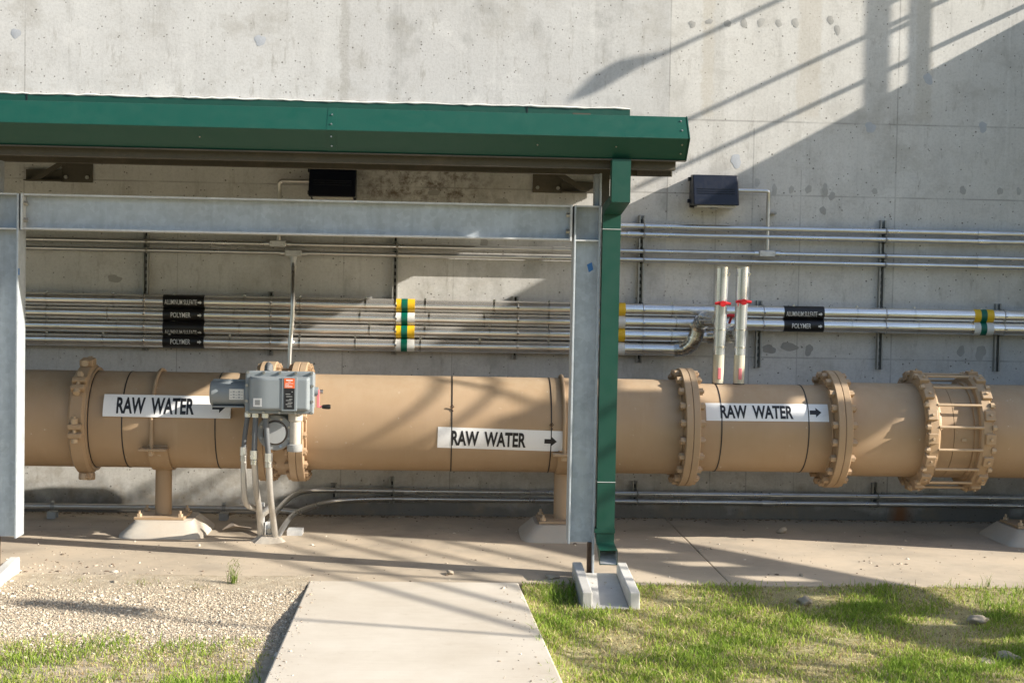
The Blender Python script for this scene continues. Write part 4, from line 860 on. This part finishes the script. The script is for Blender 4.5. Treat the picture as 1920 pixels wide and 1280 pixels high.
rock(2.62, -3.92, -.062, .045, 'flat stone beside the bleached lower right stone', .4); rock(-1.78, -2.50, -.01, .024, 'small white stone at the slab edge above the gravel', .8); rock(2.43, -.62, .02, .03, 'dark pebble on the shaded slab under the pipe', .7); rock(.09, -2.20, .01, .024, 'small tan pebble on the slab near the path', .6); rock(.68, -2.30, .01, .035, 'grey stone on the slab edge left of the splash block', .5)
rock(1.72, -1.35, .004, .014, 'tiny pebble by the slab joint', .6); rock(2.18, -2.15, .004, .016, 'tiny dark pebble on the right slab near the shadow edge', .6)
def litter(x, y, label):
    v = [(x-.11, y, .012), (x-.02, y-.06, .055), (x+.10, y-.01, .03), (x+.03, y+.07, .015), (x-.05, y+.05, .06), (x, y, .03)]
    o = MB().add(v, [(0, 1, 5), (1, 2, 5), (2, 3, 5), (3, 4, 5), (4, 0, 5)]).build('paper_scrap', 'cardboard', None); m = o.modifiers.new('s', 'SOLIDIFY'); m.thickness = .004; tag(o, label, 'scrap')
litter(-1.33, -.80, 'crumpled grey paper scrap left of the conduit stubs')
def weed(x, y, h, n, label, dry=0, spread=.5):
    t = thing('weed', (x, y, 0), label, 'weed', 'weeds sprouting at the slab edge')
    V, F, C = [], [], []; base = 0
    xs = np.full(n, x)+rng.normal(0, .012*spread*2, n); y_ = np.full(n, y)+rng.normal(0, .012*spread*2, n)
    col = np.where(rng.random((n, 1)) < dry, np.array([[.38, .30, .15]]), np.array([[.17, .24, .04]]))*rng.uniform(.8, 1.2, (n, 1))
    Vb, Fb, Cb = blades(xs, y_, np.full(n, -.012), rng.uniform(.45, 1, n)*h, np.full(n, .0032), col, np.full(n, spread))
    o = tint_mesh('leaves', Vb, Fb, Cb, 'grass'); del o['kind']; o.parent = t; o.matrix_parent_inverse = Matrix.Translation(-WL[t.name])
    if h > .14:
        m = 46; k = rng.uniform(.15, 1, m); sx = x+rng.normal(0, .03, m)*k; z0 = k*h*.85
        Vb, Fb, Cb = blades(sx, y+rng.normal(0, .02, m), z0, np.full(m, .026), np.full(m, .0035), np.tile([[.22, .28, .06]], (m, 1)), np.full(m, 1.6)); o = tint_mesh('leaflets', Vb, Fb, Cb, 'grass'); o.parent = t; o.matrix_parent_inverse = Matrix.Translation(-WL[t.name])
weed(-1.125, -2.50, .15, 34, 'upright feathery weed at the slab edge left of the path'); weed(-1.62, -2.52, .06, 40, 'low tuft of weeds beside the small white stone', .4, 1.6); weed(-1.98, -2.50, .05, 18, 'sparse dry tuft at the slab edge far left', .7, 1.4); weed(3.2, -2.44, .13, 12, 'tall green grass tuft at the slab edge far right'); weed(2.98, -2.44, .12, 5, 'single upright grass blade at the slab edge'); weed(.80, -2.46, .10, 22, 'pale grass tuft at the left of the splash block', .5, .6); weed(-1.3, -2.62, .05, 26, 'dry brown weeds on the gravel edge', .8, 1.5)

# ------------------------------------------------------------------ stair, railing and lamp post read from shadows, plus added blocks for shade
def neighbours():
    X0 = 5.2; Yo = lambda u: u-.285*X0; Zo = lambda v: v+.49*X0
    h = thing('shade_mass', (9.5, -1, 0), 'unseen solid mass beyond the right edge, shaped to shade the wall', 'shade mass')  # unseen mass shaped for its shade; the gap lets a light patch through
    b = MB(); y1 = Yo(-.20)
    b.prism([(y1, Zo(-.50)), (-.01, Zo(-.50)), (-.01, Zo(1.695)), (y1, Zo(1.28))], 'x', X0, 12); b.build('upper_shade_block', 'block', h)
    MB().box(X0, 12, y1, -.01, 0, Zo(-.86)).build('lower_shade_block', 'block', h)
    for x in (X0+.3, 8.4, 11.6): MB().box(x, x+.25, y1+.45, -.02, Zo(-.86), Zo(-.50)).build('shade_pier', 'block', h)
    X0 = 7.0
    s = thing('access_stair', (7.4, -5, 0), 'steel stair with handrails beyond the right edge', 'stair'); W = .8
    u0, u1 = -.15, -6.6
    def line(w, u, x): return (Yo(u), Zo(w+.5*u))
    for x in (X0, X0+W):
        a0, a1, c1, c0 = [(Yo(u), Zo(w+.5*u)) for u, w in ((u0, -.03), (u1, -.03), (u1, .25), (u0, .25))]
        b = MB(); b.hexa([(x, *a1), (x+.012, *a1), (x+.012, *a0), (x, *a0)], [(x, *c1), (x+.012, *c1), (x+.012, *c0), (x, *c0)]); b.build('stringer', 'galv', s)
        for w in (1.51, 1.27, 1.0): MB().tube([(x, *line(w, u0, x)), (x, *line(w, u1, x))], .021, 8).build('handrail', 'galv', s)
        for u in (-.90, -2.3, -3.7, -5.2): MB().tube([(x, Yo(u), Zo(.2+.5*u)), (x, Yo(u), Zo(1.51+.5*u))], .021, 8).build('rail_post', 'galv', s)
    n = 19
    for k in range(n):
        u = u0-.12-k*.34; z = Zo(.14+.5*u); MB().box(X0+.013, X0+W-.001, Yo(u)-.14, Yo(u)+.14, z-.02, z+.01).build('tread', 'galv', s)
    c = thing('shade_box', (X0+.5, Yo(-.75), 0), 'unseen added cabinet hung on the stair beyond the right edge', 'occluder')
    MB().prism([(Yo(-1.04), Zo(-.42)), (Yo(-.66), Zo(-.25)), (Yo(-.66), Zo(.45)), (Yo(-1.04), Zo(.66))], 'x', X0+.02, X0+.5).build('body', 'galv', c)  # unseen block added and sloped for its shade on pipe and ground
    X0 = 5.0
    r = thing('landing_railing', (X0, -.8, Zo(1.4)), 'guardrail beyond the right edge', 'railing')
    for v, ua in ((2.63, .27), (2.06, .30), (1.735, .40)): MB().tube([(X0, Yo(ua), Zo(v)), (X0, -.02, Zo(v))], .019, 8).build('rail', 'galv', r)
    for u, wd in ((.91, .046), (1.0, .040)): MB().box(X0-.01, X0+.03, Yo(u)-wd/2, Yo(u)+wd/2, Zo(1.4), Zo(2.75)).build('post', 'galv', r)
    for v in (2.22, 2.0): MB().box(X0, X0+.02, Yo(.93), Yo(.98), Zo(v), Zo(v)+.03).build('post_link', 'galv', r)
    v = []; 
    MB().prism([(Yo(.25), Zo(2.62)), (Yo(.30), Zo(2.60)), (Yo(.40), Zo(2.645)), (Yo(.435), Zo(2.68)), (Yo(.36), Zo(2.755)), (Yo(.30), Zo(2.735))], 'x', X0+.03, X0+.06).build('blob_caster', 'galv', r)  # plate added and outlined to cast the blob shadow on the wall
    X0 = 7.0
    p = thing('light_pole', (X0, Yo(-3.6), 0), 'lamp post beyond the right edge, shading path and gravel', 'lamp post')
    MB().tube([(X0, Yo(-3.6), -.1), (X0, Yo(-3.6), Zo(.9))], .018, 10).build('pole', 'galv', p)
    MB().hexa([(X0-.1, Yo(-3.60), Zo(.72)), (X0+.1, Yo(-3.60), Zo(.72)), (X0+.1, Yo(-3.46), Zo(.72)), (X0-.1, Yo(-3.46), Zo(.72))], [(X0-.1, Yo(-3.58), Zo(1.02)), (X0+.1, Yo(-3.58), Zo(1.02)), (X0+.1, Yo(-3.47), Zo(1.02)), (X0-.1, Yo(-3.47), Zo(1.02))]).build('lamp_head', 'galv', p)
neighbours()
def reflection_trees():  # unseen tree line added to put dark bands into the metal reflections
    n = 520; d = rng.normal(size=(n, 3)); d /= np.linalg.norm(d, axis=1)[:, None]; r = rng.uniform(.45, 1, (n, 1))**.6
    c = d*r*np.array([3.6, 3.0, 3.2])*(1+.22*np.sin(d[:, :1]*5+1)*np.cos(d[:, 2:]*4)); a = rng.normal(size=(n, 3)); b = np.cross(a, rng.normal(size=(n, 3)))
    a /= np.linalg.norm(a, axis=1)[:, None]; b /= np.linalg.norm(b, axis=1)[:, None]; sz = rng.uniform(.3, .65, (n, 1))
    V = np.stack([c-a*sz-b*sz*.6, c+a*sz-b*sz*.6, c+a*sz+b*sz*.6, c-a*sz+b*sz*.6], 1).reshape(-1, 3); C = np.repeat(np.array([[.06, .095, .03]])*rng.uniform(.6, 1.4, (n, 1)), 4, 0)
    crown = tint_mesh('crown', V, np.arange(4*n).reshape(-1, 4), C, 'grass'); del crown['kind']; trunk = MB().tube([(0, 0, -.3), (.1, 0, 2), (0, .1, 4.5)], [.3, .2, .1], 10).build('trunk', 'bark', None, (0, 0, 0))
    for i in range(9):
        x, y = -30+i*7.4+random.uniform(-1, 1), -42+random.uniform(-4, 3)
        t = thing('tree', (x, y, -.2), 'leafy tree added behind the viewpoint to darken reflections', 'tree', 'trees added behind the viewpoint')
        for o, z in ((crown, 4.6), (trunk, 0)):
            k = o if i == 0 else o.copy()
            if i: COL.objects.link(k)
            k.parent = t; k.matrix_parent_inverse = Matrix.Identity(4); k.location = (0, 0, z); k.rotation_euler = (0, 0, random.uniform(0, 6.28)); k.scale = (1, 1, random.uniform(.85, 1.15))
reflection_trees()
bpy.context.view_layer.update()
